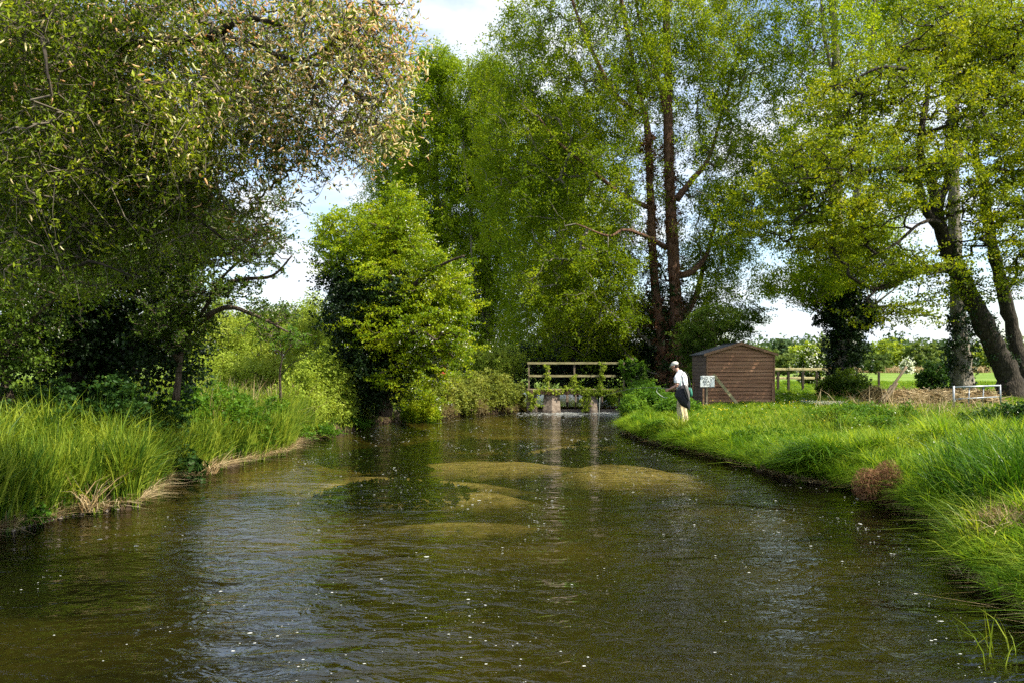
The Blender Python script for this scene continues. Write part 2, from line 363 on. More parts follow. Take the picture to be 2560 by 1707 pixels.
def tree(name, label, base, limbs, lobes, nc, per, sig, L, Wd, leaf, bark, rise=.4, seed=1, kite=True, twigs=0, up=.5, tip=.007,
         group=None, cat='tree', droop=0, wob=.12, shell=2.4, brmat=None, twr=.003, tonebias=0, names=None, e=2.4, dens=1.7, keep=None, thin=None):
    rng = np.random.default_rng(seed)
    root = thing(name, label, cat, P(*base), group)
    sk = []; paths = []
    for i, (pts, r0, r1) in enumerate(limbs):
        nm = (names[i] if names else ('trunk' if i == 0 else 'limb'))
        p, r = limb(nm, pts, r0, r1, bark, root, rng, k=14 if r0 > .2 else 8, flare=.5 if i == 0 else .15)
        sk.append(p[1:]); paths.append((p, r))
    sk = np.vstack(sk)
    nc = int(nc * dens); C = lobe_pts(rng, lobes, nc, shell)
    if keep is not None: C = C[keep(C, rng)]
    a, b, ra, rb, order = grow(rng, sk, C, rise, tip, e=e, wob=wob)
    big = np.maximum(ra, rb) > .03
    vs, qs, o = [], [], 0
    for msk, kk in ((big, 6), (~big, 3)):
        if msk.any():
            v, q = frusta(a[msk], b[msk], ra[msk], rb[msk], kk); vs.append(v); qs.append(q + o); o += len(v)
    mesh_np('branches', np.vstack(vs), np.vstack(qs), brmat or bark, root, smooth=True, kind='stuff')
    if thin is None: te = foliage(rng, C, root, leaf, per, sig, L, Wd, up, kite, twigs, None, droop, tonebias=tonebias, tw_r=twr)
    else:
        tm = thin(C, rng); te = np.concatenate([foliage(rng, C[~tm], root, leaf, per, sig, L, Wd, up, kite, twigs, None, droop, tonebias=tonebias, tw_r=twr), foliage(rng, C[tm], root, leaf, int(per * .38), sig, L, Wd, up, kite, twigs, None, droop, tonebias=tonebias, tw_r=twr)])
    return root, paths, C, te
def ivy_on(root, paths, m, n, L, seed, off=(.02, .18), t0=0, t1=1, name='ivy', kite=True):
    rng = np.random.default_rng(seed); C = []
    for p, r in paths:
        i = rng.uniform(t0 * (len(p) - 1), t1 * (len(p) - 1), n); a = i.astype(int).clip(0, len(p) - 2); f = (i - a)[:, None]
        c = p[a] * (1 - f) + p[a + 1] * f; d = nrm(rng.normal(0, 1, (n, 3)))
        C.append(c + d * (r[a][:, None] + rng.uniform(off[0], off[1], (n, 1)) * (.5 + rng.random((n, 1)))))
    C = np.vstack(C)[::14]; foliage(rng, C, root, m, 24, (.13, .13, .16), L, L * .9, .1, kite, name=name)
def blossoms(rng, C, root, n, sig, size=.03, name='blossom', m=None, lump=5):
    k = rng.integers(0, len(C), n // lump); c = C[k] + rng.normal(0, 1, (len(k), 3)) * np.array(sig)
    c = np.repeat(c, lump, 0) + rng.normal(0, size * 1.3, (len(k) * lump, 3))
    V, Fc, tn = leaves(rng, c, size, size, up=1, kite=True); mesh_np(name, V, Fc, m or M['blossom'], root, tn, kind='stuff')
def blades(rng, B, H, Wd, lean=.3, curl=.5, name='grass', m=None, parent=None, kind='stuff', label=None, tone=None, dirn=None, cat=None):
    n = len(B); H = np.broadcast_to(H, (n,)) * rng.uniform(.6, 1.25, n); a = rng.uniform(0, 2 * math.pi, n)
    d = np.stack([np.cos(a), np.sin(a), np.zeros(n)], 1)
    if dirn is not None: d = nrm(d * .7 + np.array(dirn))
    f = rng.uniform(0, 2 * math.pi, n); s = np.stack([np.cos(f), np.sin(f), np.zeros(n)], 1)
    ln = rng.normal(lean, lean * .6, n); cu = rng.gamma(1.6, curl / 1.6, n)
    w = Wd * rng.uniform(.7, 1.3, n); vs = []
    for t, wf in ((0, .8), (.35, 1), (.7, .8), (1, 0)):
        hor = (ln * t + cu * t * t * t) * H; ver = H * (t - .45 * np.minimum(cu, 1.3) * t ** 3)
        c = B + d * hor[:, None] + np.stack([np.zeros(n), np.zeros(n), ver], 1)
        if wf: vs += [c - s * (w * wf / 2)[:, None], c + s * (w * wf / 2)[:, None]]
        else: vs.append(c)
    V = np.stack(vs, 1).reshape(-1, 3); b = np.arange(n)[:, None] * 7
    q = np.vstack([b + [0, 1, 3, 2], b + [2, 3, 5, 4]]); t3 = b + [4, 5, 6]
    if tone is None: tone = rng.random(n)
    o = mesh_np(name, V, [q, t3], m or M['grass'], parent, np.concatenate([tone, tone, tone]), kind=kind)
    props(o, label, cat)
    return o

# ================================================================== GROUND, RIVER, HILLS
LB = np.array([(-6.2, -30), (-6.2, 0), (-6.3, 5), (-6.6, 9), (-6.58, 10.24), (-6.4, 11.4), (-5.75, 12.1), (-6.35, 14.1), (-6.15, 16.5), (-5.6, 19.7), (-6.1, 22.5), (-5.6, 24.7), (-5.06, 29.3), (-4.27, 31.7), (-3.2, 32.9), (-1.4, 36.0), (-.1, 37.2), (.3, 38.5), (.2, 42), (-.8, 50), (-4, 62), (-10, 80)])
RB = np.array([(3.4, -30), (3.5, 0), (3.75, 3), (4.3, 6), (4.55, 7.03), (4.77, 8.2), (4.84, 8.56), (5.55, 9.5), (5.85, 10.4), (5.9, 11.6), (6.1, 13.1), (5.95, 14.1), (5.4, 14.8), (5.2, 16.5), (4.76, 18.8), (4.3, 21.1), (3.84, 23.1), (3.7, 26.4), (4.3, 30), (5.1, 36.8), (5.3, 38.5), (5.4, 42), (5, 50), (2, 62), (-4, 80)])
def xbank(B, y): return np.interp(y, B[:, 1], B[:, 0])
def wob2(x, y, s=1.0): return np.sin(x * 1.7 * s + 1.3 * np.sin(y * 1.1 * s)) * .5 + np.sin(y * 2.3 * s + x * .9 * s + 2) * .5
def bankd(x, y):
    """signed distance outside the river (approx.): positive on land"""
    d = np.full(np.shape(x), 1e9)
    for B in (LB, RB):
        for a, b in zip(B[:-1], B[1:]):
            ab = b - a; t = np.clip(((x - a[0]) * ab[0] + (y - a[1]) * ab[1]) / (ab @ ab), 0, 1)
            d = np.minimum(d, np.hypot(x - a[0] - ab[0] * t, y - a[1] - ab[1] * t))
    ins = (x > xbank(LB, y)) & (x < xbank(RB, y)) & (y < 80)
    return np.where(ins, -d, d)
# gravel bars raised from the bed in the shallows below the weir pool
GRAVEL = [((px - 1280) / F * Y_, Y_, ra, rb, hb) for px, Y_, ra, rb, hb in ((1010, 16.9, 2.2, .55, .42), (1120, 15.7, 1.5, .4, .30), (840, 16.2, .8, .45, .32), (1240, 20.3, 2.4, .8, .34), (1540, 18.6, 1.3, .9, .40), (1420, 24.5, 1.6, 1.0, .30), (1150, 13.2, 1.6, .5, .16))]
def ground_z(x, y):
    x = np.asarray(x, float); y = np.asarray(y, float)
    d = bankd(x, y) + .10 * wob2(x, y, 2.2)
    land = .04 + .40 * (1 - np.exp(-np.maximum(d, 0) / .28)) + .10 * (1 - np.exp(-np.maximum(d, 0) / 3)) + .035 * wob2(x, y, .9) * np.clip(d, 0, 1)
    bed = -.10 - .55 * (1 - np.exp(np.minimum(d, 0) / .7)) + .05 * wob2(x, y, .8)
    for bx_, by_, ra_, rb_, hh_ in GRAVEL:
        uu = ((x - bx_) / ra_) ** 2 + ((y - by_) / rb_) ** 2 + .35 * wob2(x, y, 1.3) * .6
        bed = bed + hh_ * np.exp(-np.maximum(uu, 0) ** 1.5)
    bed = np.minimum(bed, -.13)
    z = np.where(d > 0, land, np.minimum(bed, -.06))
    z = np.where((d <= 0) & (y > 37.6), z + .25, z)
    hill = 14 * (1 / (1 + np.exp(-(y - 520) / 70))) * (.7 + .3 * np.sin(x / 130 + 1)) + 26 / (1 + np.exp(-(y - 1000) / 120)) * (.6 + .4 * np.sin(x / 260))
    return z + hill
def axis(lo, a, b, hi, step, g=1.16):
    m = list(np.arange(a, b, step)); s = step; x = b
    while x < hi: m.append(x); s *= g; x += s
    m.append(hi); s = step; x = a; l = []
    while x > lo: s *= g; x -= s; l.append(x)
    return np.array(sorted(set(l)) + m)
gx = axis(-1800, -9, 11, 1800, .14); gy = axis(-60, 4, 42, 2600, .16)
X, Y = np.meshgrid(gx, gy); Z = ground_z(X, Y); nx, ny = len(gx), len(gy)
V = np.stack([X, Y, Z], -1).reshape(-1, 3)
i = (np.arange(ny - 1)[:, None] * nx + np.arange(nx - 1)[None]).ravel()
q = np.stack([i, i + 1, i + nx + 1, i + nx], 1)
m, n, l, p = mat('ground_soil_and_turf')
tcn = n.new('ShaderNodeTexCoord'); geo = n.new('ShaderNodeNewGeometry'); sp = n.new('ShaderNodeSeparateXYZ'); l.new(geo.outputs['Position'], sp.inputs[0])
def noise(n, l, vec, sc, det=5, ro=.6):
    o = n.new('ShaderNodeTexNoise'); o.inputs['Scale'].default_value = sc; o.inputs['Detail'].default_value = det; o.inputs['Roughness'].default_value = ro
    l.new(vec, o.inputs['Vector']); return o
n1 = noise(n, l, geo.outputs['Position'], 3); n2 = noise(n, l, geo.outputs['Position'], .05, 4)
turf = ramp(n, [(.02, .035, .01), (.05, .09, .014), (.09, .13, .03)], [.3, .5, .7]); l.new(n1.outputs[0], turf.inputs[0])
mead = ramp(n, [(.09, .15, .02), (.13, .20, .03), (.19, .21, .06)], [.35, .55, .7]); l.new(n2.outputs[0], mead.inputs[0])
soil = ramp(n, [(.015, .010, .006), (.05, .034, .02), (.09, .065, .04)], [.3, .5, .7]); l.new(n1.outputs[0], soil.inputs[0])
mr = n.new('ShaderNodeMapRange'); mr.inputs[1].default_value = 40; mr.inputs[2].default_value = 60; l.new(sp.outputs[1], mr.inputs[0])
mz = n.new('ShaderNodeMapRange'); mz.inputs[1].default_value = .30; mz.inputs[2].default_value = .44; l.new(sp.outputs[2], mz.inputs[0])
a = n.new('ShaderNodeMix'); a.data_type = 'RGBA'; l.new(mr.outputs[0], a.inputs[0]); l.new(turf.outputs[0], a.inputs[6]); l.new(mead.outputs[0], a.inputs[7])
b = n.new('ShaderNodeMix'); b.data_type = 'RGBA'; l.new(mz.outputs[0], b.inputs[0]); l.new(soil.outputs[0], b.inputs[6]); l.new(a.outputs[2], b.inputs[7])
# river bed: olive silt, pale gravel bars; deep-water dimness painted into the near colour
mp = n.new('ShaderNodeMapping'); mp.inputs['Scale'].default_value = (.22, .30, 1); l.new(geo.outputs['Position'], mp.inputs[0])
n3 = noise(n, l, mp.outputs[0], 1, 3, .5); n4 = noise(n, l, geo.outputs['Position'], 9, 6, .7)
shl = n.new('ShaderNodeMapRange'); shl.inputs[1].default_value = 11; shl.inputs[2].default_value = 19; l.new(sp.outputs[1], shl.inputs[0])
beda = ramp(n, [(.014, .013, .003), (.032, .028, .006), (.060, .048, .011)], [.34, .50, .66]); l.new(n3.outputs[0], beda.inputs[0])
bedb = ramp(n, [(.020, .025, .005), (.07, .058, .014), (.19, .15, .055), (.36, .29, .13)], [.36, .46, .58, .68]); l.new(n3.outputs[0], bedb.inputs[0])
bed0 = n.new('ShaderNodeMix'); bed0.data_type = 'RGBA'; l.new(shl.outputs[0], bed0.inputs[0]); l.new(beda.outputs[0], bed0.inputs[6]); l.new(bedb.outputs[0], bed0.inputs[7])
gat = n.new('ShaderNodeAttribute'); gat.attribute_name = 'gravel'; gz = n.new('ShaderNodeMath'); gz.operation = 'MULTIPLY_ADD'; gz.inputs[1].default_value = .5; l.new(n1.outputs[0], gz.inputs[0]); l.new(gat.outputs['Fac'], gz.inputs[2])
gzr = n.new('ShaderNodeMapRange'); gzr.inputs[1].default_value = .42; gzr.inputs[2].default_value = .95; l.new(gz.outputs[0], gzr.inputs[0])
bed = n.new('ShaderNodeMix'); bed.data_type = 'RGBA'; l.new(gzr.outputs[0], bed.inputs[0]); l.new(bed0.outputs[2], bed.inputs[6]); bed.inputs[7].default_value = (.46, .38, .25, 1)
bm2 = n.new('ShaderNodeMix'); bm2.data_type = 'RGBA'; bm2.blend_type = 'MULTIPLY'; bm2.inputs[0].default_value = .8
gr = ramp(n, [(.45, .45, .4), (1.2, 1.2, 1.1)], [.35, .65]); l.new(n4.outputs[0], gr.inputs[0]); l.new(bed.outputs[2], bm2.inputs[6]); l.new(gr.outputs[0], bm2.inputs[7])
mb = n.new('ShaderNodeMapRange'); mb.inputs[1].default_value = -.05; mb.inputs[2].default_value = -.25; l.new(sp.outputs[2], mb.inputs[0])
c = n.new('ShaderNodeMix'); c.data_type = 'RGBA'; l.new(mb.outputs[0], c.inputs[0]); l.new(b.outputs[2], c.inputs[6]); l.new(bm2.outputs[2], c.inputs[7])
l.new(c.outputs[2], p.inputs['Base Color']); p.inputs['Roughness'].default_value = .95; p.inputs['Specular IOR Level'].default_value = .1
bp = n.new('ShaderNodeBump'); bp.inputs['Strength'].default_value = .6; bp.inputs['Distance'].default_value = .05; l.new(n4.outputs[0], bp.inputs['Height']); l.new(bp.outputs[0], p.inputs['Normal'])
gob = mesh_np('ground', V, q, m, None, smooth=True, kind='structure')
gv = np.zeros(X.shape)
for bx_, by_, ra_, rb_, hh_ in GRAVEL: gv = np.maximum(gv, min(1, hh_ / .34) * np.exp(-np.maximum(((X - bx_) / ra_) ** 2 + ((Y - by_) / rb_) ** 2 + .35 * wob2(X, Y, 1.3) * .6, 0) ** 1.2))
gob.data.attributes.new('gravel', 'FLOAT', 'POINT').data.foreach_set('value', gv.ravel().astype(np.float32))

# water: clear brown water over a real bed
def watermat(name, tint, turb, bstr):
    m, n, l, p = mat(name); n.remove(p)
    geo = n.new('ShaderNodeNewGeometry')
    def nz(sx, sy, sc, det, dis=0.0):
        mp = n.new('ShaderNodeMapping'); mp.inputs['Scale'].default_value = (sx, sy, 1); mp.inputs['Rotation'].default_value = (0, 0, .12); l.new(geo.outputs['Position'], mp.inputs[0])
        o = noise(n, l, mp.outputs[0], sc, det, .55); o.inputs['Distortion'].default_value = dis; return o.outputs[0]
    a = nz(.8, 1.2, .8, 2, .8); b = nz(.85, 1.5, 3.4, 3, 1.0); c = nz(.9, 1.3, 12, 3, .6)
    def madd(x, k, y=None):
        o = n.new('ShaderNodeMath'); o.operation = 'MULTIPLY_ADD'; o.inputs[1].default_value = k; l.new(x, o.inputs[0])
        if y is None: o.inputs[2].default_value = 0
        else: l.new(y, o.inputs[2])
        return o.outputs[0]
    h = madd(a, .085, madd(b, .028, madd(c, .0028)))
    bu = n.new('ShaderNodeBump'); bu.inputs['Strength'].default_value = 1; bu.inputs['Distance'].default_value = bstr; l.new(h, bu.inputs['Height'])
    g = n.new('ShaderNodeBsdfGlossy'); g.inputs['Roughness'].default_value = .03; g.inputs['Color'].default_value = (.95, .97, 1, 1); l.new(bu.outputs[0], g.inputs['Normal'])
    t = n.new('ShaderNodeBsdfTransparent'); t.inputs[0].default_value = (*tint, 1)
    df = n.new('ShaderNodeBsdfDiffuse'); df.inputs[0].default_value = (*turb, 1)
    ms = n.new('ShaderNodeMixShader'); ms.inputs[0].default_value = .09; l.new(t.outputs[0], ms.inputs[1]); l.new(df.outputs[0], ms.inputs[2])
    fr = n.new('ShaderNodeFresnel'); fr.inputs[0].default_value = 1.36; l.new(bu.outputs[0], fr.inputs['Normal'])
    mx = n.new('ShaderNodeMixShader'); l.new(fr.outputs[0], mx.inputs[0]); l.new(ms.outputs[0], mx.inputs[1]); l.new(g.outputs[0], mx.inputs[2])
    l.new(mx.outputs[0], n['Material Output'].inputs['Surface']); return m
def sheet(name, y0, y1, z, mt, step=.5):
    ys = np.arange(y0, y1 + 1e-6, step); v = []
    for y in ys:
        a, b = xbank(LB, y) - .8, xbank(RB, y) + .8
        for t in np.linspace(0, 1, 5): v.append([a + (b - a) * t, y, z])
    n = len(ys); q = [[i * 5 + j, i * 5 + j + 1, (i + 1) * 5 + j + 1, (i + 1) * 5 + j] for i in range(n - 1) for j in range(4)]
    return mesh_np(name, v, np.array(q), mt, None, smooth=True, kind='structure')
WM = watermat('river_water', (.62, .60, .38), (.03, .031, .007), 1.0)
sheet('river_water', -30, 37.5, 0.0, WM)
sheet('upstream_water', 37.9, 80, .24, WM)
# water sliding over the sill of the weir
v = []; xs = np.linspace(.2, 5.3, 40)
for y, z in ((37.3, -.03), (37.45, .03), (37.6, .14), (37.78, .215), (37.95, .238)):
    for x in xs: v.append([x, y, z + .012 * math.sin(x * 9 + y * 20)])
mesh_np('weir_water', v, np.array([[i * 40 + j, i * 40 + j + 1, (i + 1) * 40 + j + 1, (i + 1) * 40 + j] for i in range(4) for j in range(39)]), WM, None, smooth=True, kind='structure')

# water weed: dark mounds standing on the bed
rw = np.random.default_rng(5)
def pbed(px, py, z=-.35): Y = (CH - z) * F / (py - HY); return P(px, py, Y)
wm = leafmat('water_weed', [(.008, .02, .004), (.018, .04, .006), (.04, .07, .012)], .2, .8, .05, 2)
WG = 'dark beds of water weed under the surface'
for px, py, rx, ry, lb in ((960, 1143, 1.9, .85, 'dark water weed bed under the far edge of the pale gravel bar'), (985, 1168, 1.0, .4, 'small dark weed patch ringed by the pale gravel bar'),
                       (1000, 1228, 1.7, .6, 'largest dark water weed bed just below the pale gravel bar'), (1450, 1143, 1.7, .7, 'dark weed bed in midstream level with the bank in front of the angler'), (1490, 1115, .9, .5, 'small dark weed patch near the bank below the angler'),
                       (1180, 1117, 2.4, .6, 'long dark weed streak midstream below the weir'), (1300, 1155, 1.3, .4, 'thin dark weed streak between two gravel bars in midstream')):
    c = pbed(px, py); nn = int(1500 * rx * ry) + 200
    a = rw.uniform(0, 6.283, nn); u = rw.random(nn) ** .6
    x = c[0] + np.cos(a) * u * rx; y = c[1] + np.sin(a) * u * ry * 1.35; z = -.42 + .34 * (1 - u ** 2) * rw.random(nn)
    V, Fc, tn = leaves(rw, np.stack([x, y, z], 1), .2, .07, D=np.array([.3, -1.5, 0]), up=1.5)
    tn = mesh_np('water_weed', V, Fc, wm, None, tn); props(tn, lb, 'water weed', WG, 'stuff')
# foam flecks drifting on the surface, white water at the weir
rf = np.random.default_rng(9)
def flecks(C, R, name, label):
    n = len(C); k = 6; a = np.arange(k) / k * 6.283; V = np.zeros((n, k, 3)); 
    w = rf.uniform(.7, 1.3, (n, k)); V[:, :, 0] = C[:, 0:1] + np.cos(a) * R[:, None] * w * 1.25; V[:, :, 1] = C[:, 1:2] + np.sin(a) * R[:, None] * w * .9; V[:, :, 2] = C[:, 2:3]
    top = np.concatenate([C + np.array([0, 0, 1]) * (R[:, None] * .05)], 1)
    VV = np.concatenate([V, top[:, None]], 1).reshape(-1, 3); b = np.arange(n)[:, None, None] * (k + 1); j = np.arange(k)[None]
    t = (np.stack([j, (j + 1) % k, np.full_like(j, k)], -1) + b).reshape(-1, 3)
    o = mesh_np(name, VV, t, M['foam'], None, rf.random(len(t)), smooth=False); props(o, label, 'foam', None, 'stuff')
n = 8500
yy = 4 + 33 * rf.random(n) ** 1.25; xx = xbank(LB, yy) + (xbank(RB, yy) - xbank(LB, yy)) * rf.beta(1.5, 1.1, n)
nd = n // 2; ci = rf.integers(0, 130, nd); cyy = (4 + 32 * rf.random(130) ** 1.2)[ci]; cfx = rf.beta(1.4, 1.1, 130)[ci]; cln = rf.uniform(.3, 1.6, 130)[ci]
t_ = rf.normal(0, 1, nd); yy[:nd] = np.clip(cyy + t_ * cln, 4, 37); xx[:nd] = xbank(LB, yy[:nd]) + (xbank(RB, yy[:nd]) - xbank(LB, yy[:nd])) * cfx + .12 * np.sin(yy[:nd] * 2) + rf.normal(0, .10, nd)
cl = np.sin(xx * 1.1 + yy * .35) + np.sin(yy * .9 - xx * .6 + 1) + rf.normal(0, .8, n); k = (cl > 1.2) | (np.arange(n) < nd * .55)
R = .002 + rf.gamma(1.0, .0030, n); R = np.where(rf.random(n) < .015, R + .010, R); R = R * np.clip(.7 + yy / 30, .7, 1.6)
flecks(np.stack([xx, yy, np.full(n, .0008)], 1)[k], R[k], 'foam_flecks', 'small white foam flecks drifting all over the river')
n = 4200; yy = 37.5 - rf.gamma(1.1, .8, n); xx = np.where(rf.random(n) < .45, rf.normal(4.5, .35, n), np.where(rf.random(n) < .6, rf.normal(2.6, .7, n), rf.uniform(.2, 5.0, n))); yy = yy - .25 * np.sin(xx * 3) - .15 * np.sin(xx * 7.3)
flecks(np.stack([xx, yy, .001 + rf.gamma(1.2, .012, n) * np.exp(-(37.5 - yy))], 1), rf.gamma(1.4, .015, n), 'weir_foam', 'broken white water churning below the footbridge')

# ================================================================== TREES AND SHRUBS
def poplar_keep(C, rng):
    # bare inner crown: no sprays within arm's reach of the two stems on their open side
    k = np.ones(len(C), bool)
    for x0, x1, zt, rr in ((8.3, 8.6, 17, 1.5), (7.0, 7.9, 15, 1.4)):
        t = np.clip((C[:, 2] - 1) / zt, 0, 1); xc = x1 + (x0 - x1) * t; near = (np.abs(C[:, 0] - xc) < rr * (1.15 - .6 * t)) & (C[:, 1] < Yp + 1.2) & (C[:, 2] < zt)
        k &= ~(near & (rng.random(len(C)) < .93))
    return k
# --- black poplar with two ivy-covered stems
Yp = 42
root, paths, C, te = tree('poplar_tree', 'huge poplar in mid view with two stems clad in red-brown dead ivy', (1680, 990, Yp),
    [([(1678, 985, Yp), (1690, 880, Yp), (1686, 700, Yp), (1676, 520, Yp), (1670, 330, Yp), (1668, 120, Yp), (1660, -120, Yp), (1655, -330, Yp)], .40, .12),
     ([(1665, 960, Yp), (1650, 820, Yp), (1632, 640, Yp), (1624, 440, Yp), (1618, 320, Yp - .3), (1600, 240, Yp - .5), (1560, 40, Yp - 1), (1530, -160, Yp - 1)], .28, .08),
     ([(1622, 520, Yp), (1560, 490, Yp - 1), (1470, 420, Yp - 2), (1390, 350, Yp - 3), (1345, 290, Yp - 3)], .13, .03),
     ([(1600, 290, Yp), (1540, 240, Yp - 1), (1490, 150, Yp - 2), (1440, 30, Yp - 2), (1410, -80, Yp - 2)], .16, .05),
     ([(1665, 620, Yp), (1610, 590, Yp - 1.5), (1560, 575, Yp - 3), (1520, 590, Yp - 3.5), (1440, 560, Yp - 4)], .12, .03),
     ([(1690, 690, Yp), (1730, 680, Yp), (1765, 640, Yp + 1), (1785, 570, Yp + 2), (1800, 500, Yp + 2)], .2, .06),
     ([(1690, 500, Yp), (1730, 450, Yp), (1770, 400, Yp), (1800, 300, Yp + 1), (1840, 150, Yp + 1)], .17, .05),
     ([(1668, 300, Yp), (1640, 180, Yp), (1600, 60, Yp + 1), (1580, -80, Yp + 1)], .14, .05),
     ([(1700, 800, Yp + 1), (1740, 740, Yp + 2), (1760, 660, Yp + 3), (1790, 560, Yp + 4)], .22, .06)],
    [(1560, 130, Yp, 330, 260, 6, 1.3), (1640, -150, Yp, 330, 240, 6, .6), (1330, 300, Yp - 1, 170, 250, 4), (1330, 560, Yp, 150, 200, 4), (1500, 420, Yp, 220, 180, 5), (1440, 700, Yp - 1, 190, 150, 4),
     (1700, 300, Yp, 190, 260, 5), (1740, 600, Yp, 130, 160, 4), (1560, 800, Yp + 1, 130, 100, 3, 1), (1290, 180, Yp, 80, 150, 3), (1560, 640, Yp + 1, 160, 140, 4, 1.2), (1640, 480, Yp - 1.5, 120, 160, 3, .8), (1250, 420, Yp, 90, 160, 3), (1850, 420, Yp + 2, 110, 160, 4), (1860, 120, Yp + 3, 150, 230, 4), (1480, 860, Yp + 2, 130, 60, 2, .8), (1760, 780, Yp + 2, 70, 80, 2, .8), (1810, 680, Yp + 3, 110, 110, 3, .9), (1860, 560, Yp + 3, 90, 110, 3, .8), (1520, 780, Yp - 1, 130, 90, 2.5, .9), (1340, 760, Yp, 120, 110, 3, .9)],
    1500, 115, (.40, .40, .36), .10, .08, M['poplar'], M['barkred'], rise=1.0, seed=11, kite=False, names=['trunk', 'trunk'] + ['limb'] * 7, brmat=M['barkpale'], tip=.009, dens=2.5, keep=poplar_keep)
ivy_on(root, paths[:2], M['deadivy'], 5200, .085, 12, (.0, .28), 0, .55, 'dead_ivy', kite=False)
ivy_on(root, paths[:2], M['ivy'], 2200, .09, 13, (.1, .7), 0, .28, 'green_ivy', kite=False)

# --- poplars up the left of the view
def column_poplar(lb, px, base_y, top_y, Y, w, seed, nc, tr, dense=110, lean=0):
    H = base_y - top_y
    lob = [(px + lean * t, base_y - H * t, Y, w * (.55 + .9 * math.sin(math.pi * min(1, t * 1.02)) ** .7), H * .17, w * Y / F * .8) for t in (.16, .34, .52, .70, .84)]
    lob.append((px + lean, base_y - H * .93, Y, w * .55, H * .09, w * Y / F * .5))
    limbs = [([(px, base_y, Y), (px + 3, base_y - H * .3, Y), (px - 4 + lean * .5, base_y - H * .6, Y), (px + lean, base_y - H * .93, Y)], tr, .05)]
    r = np.random.default_rng(seed)
    for k in range(5):
        t = .16 + .11 * k; s = 1 if k % 2 else -1; wx = w * r.uniform(.35, .75) * s
        limbs.append(([(px, base_y - H * t, Y), (px + wx * .5, base_y - H * (t + .09), Y + r.uniform(-1, 1)), (px + wx * .85, base_y - H * (t + .24), Y + r.uniform(-1.5, 1.5)), (px + wx, base_y - H * (t + .4), Y)], tr * .45, .05))
    return tree('poplar_tree', lb, (px, base_y, Y), limbs, lob, nc, dense, (.50, .50, .55), .13, .10, M['poplar2'], M['barkpale'], rise=1.8, seed=seed, kite=False, group='tall poplars beyond the river', tip=.010, brmat=M['barkpale'], dens=2.4)
column_poplar('tall poplar above the hawthorn, its top against the gap of sky', 1095, 945, 125, 62, 92, 21, 560, .5)
column_poplar('poplar with a spreading forked base between hawthorn and footbridge', 1216, 950, 150, 60, 85, 22, 520, .45)
column_poplar('thin poplar half hidden behind willow catkins and hawthorn top', 985, 945, 300, 66, 75, 23, 330, .4)
column_poplar('dense poplar behind the footbridge, left of the ivy stems', 1400, 950, 240, 56, 110, 24, 420, .5)

# --- poplars on the right
def tall_poplar(lb, pts, r0, lobes, seed, nc, ivy=None, extra=[]):
    root, paths, C, te = tree('poplar_tree', lb, pts[0], [(pts, r0, .1)] + extra, lobes, nc, 105, (.42, .42, .42), .11, .09, M['poplar2'], M['barkpale'], rise=1.2, seed=seed, kite=False, group='tall poplars beyond the river', tip=.010, brmat=M['barkpale'], dens=1.9, names=['trunk'] + ['limb'] * len(extra))
    if ivy: ivy_on(root, paths[:1], M['ivy'], ivy[0], .11, seed + 50, (.05, ivy[1]), 0, ivy[2], 'ivy', kite=False)
    return root, paths
Yr = 40
rtp, _ = tall_poplar('poplar behind the shed fence, lower trunk thick with dark ivy', [(2110, 985, Yr), (2112, 850, Yr), (2098, 700, Yr), (2092, 520, Yr), (2092, 340, Yr), (2090, 150, Yr), (2078, -60, Yr), (2075, -300, Yr)], .42,
    [(2040, 150, Yr, 150, 170, 4, .8), (2090, -150, Yr, 180, 170, 4, .7), (2010, 420, Yr, 140, 120, 3.5), (2080, 620, Yr, 130, 100, 3), (2020, 720, Yr - 1, 110, 60, 2.5), (2170, 640, Yr, 90, 100, 2.5)], 31, 430, (5200, .75, .26),
    [([(2105, 330, Yr), (2085, 200, Yr), (2060, 90, Yr), (2050, -60, Yr)], .14, .05), ([(2118, 900, Yr), (2150, 800, Yr), (2190, 760, Yr - 1), (2240, 720, Yr - 1)], .12, .03), ([(2100, 420, Yr), (2150, 330, Yr + 1), (2175, 180, Yr + 1), (2190, -80, Yr + 1)], .16, .05)])
r99 = np.random.default_rng(99); foliage(r99, lobe_pts(r99, [(2095, 760, Yr, 62, 75, 1.3), (2112, 860, Yr, 40, 90, .9), (2160, 790, Yr, 40, 40, .8)], 520, 2.6), rtp, M['ivy'], 60, (.17, .17, .2), .10, .09, .2, False, name='dark_ivy')
tall_poplar('slim poplar rising behind the ivy-clad poplar, pale stem bare high up', [(2112, 985, 52), (2118, 700, 52), (2150, 400, 52), (2176, 150, 52), (2200, -100, 52), (2205, -250, 52)], .33,
    [(2200, 60, 52, 110, 150, 3.5, .7), (2210, -150, 52, 120, 130, 3, .6), (2230, 420, 52, 110, 150, 3)], 32, 230, None, [([(2182, 260, 52), (2215, 130, 52), (2250, 0, 52), (2270, -90, 52)], .15, .05)])
tall_poplar('massive pale poplar trunk behind the leaning alder stems', [(2408, 985, 41), (2400, 850, 41), (2392, 700, 41), (2385, 500, 41), (2380, 300, 41), (2365, 100, 41), (2355, -60, 41), (2350, -300, 41)], .42,
    [(2330, 60, 42, 150, 150, 4, .7), (2400, -150, 42, 220, 140, 4, .6), (2480, 120, 44, 130, 140, 3.5)], 33, 330, (3000, .35, .24),
    [([(2385, 420, 41), (2430, 280, 42), (2470, 160, 43), (2500, 20, 43)], .22, .08), ([(2382, 300, 41), (2400, 100, 41), (2405, -60, 41), (2410, -200, 41)], .22, .08)])

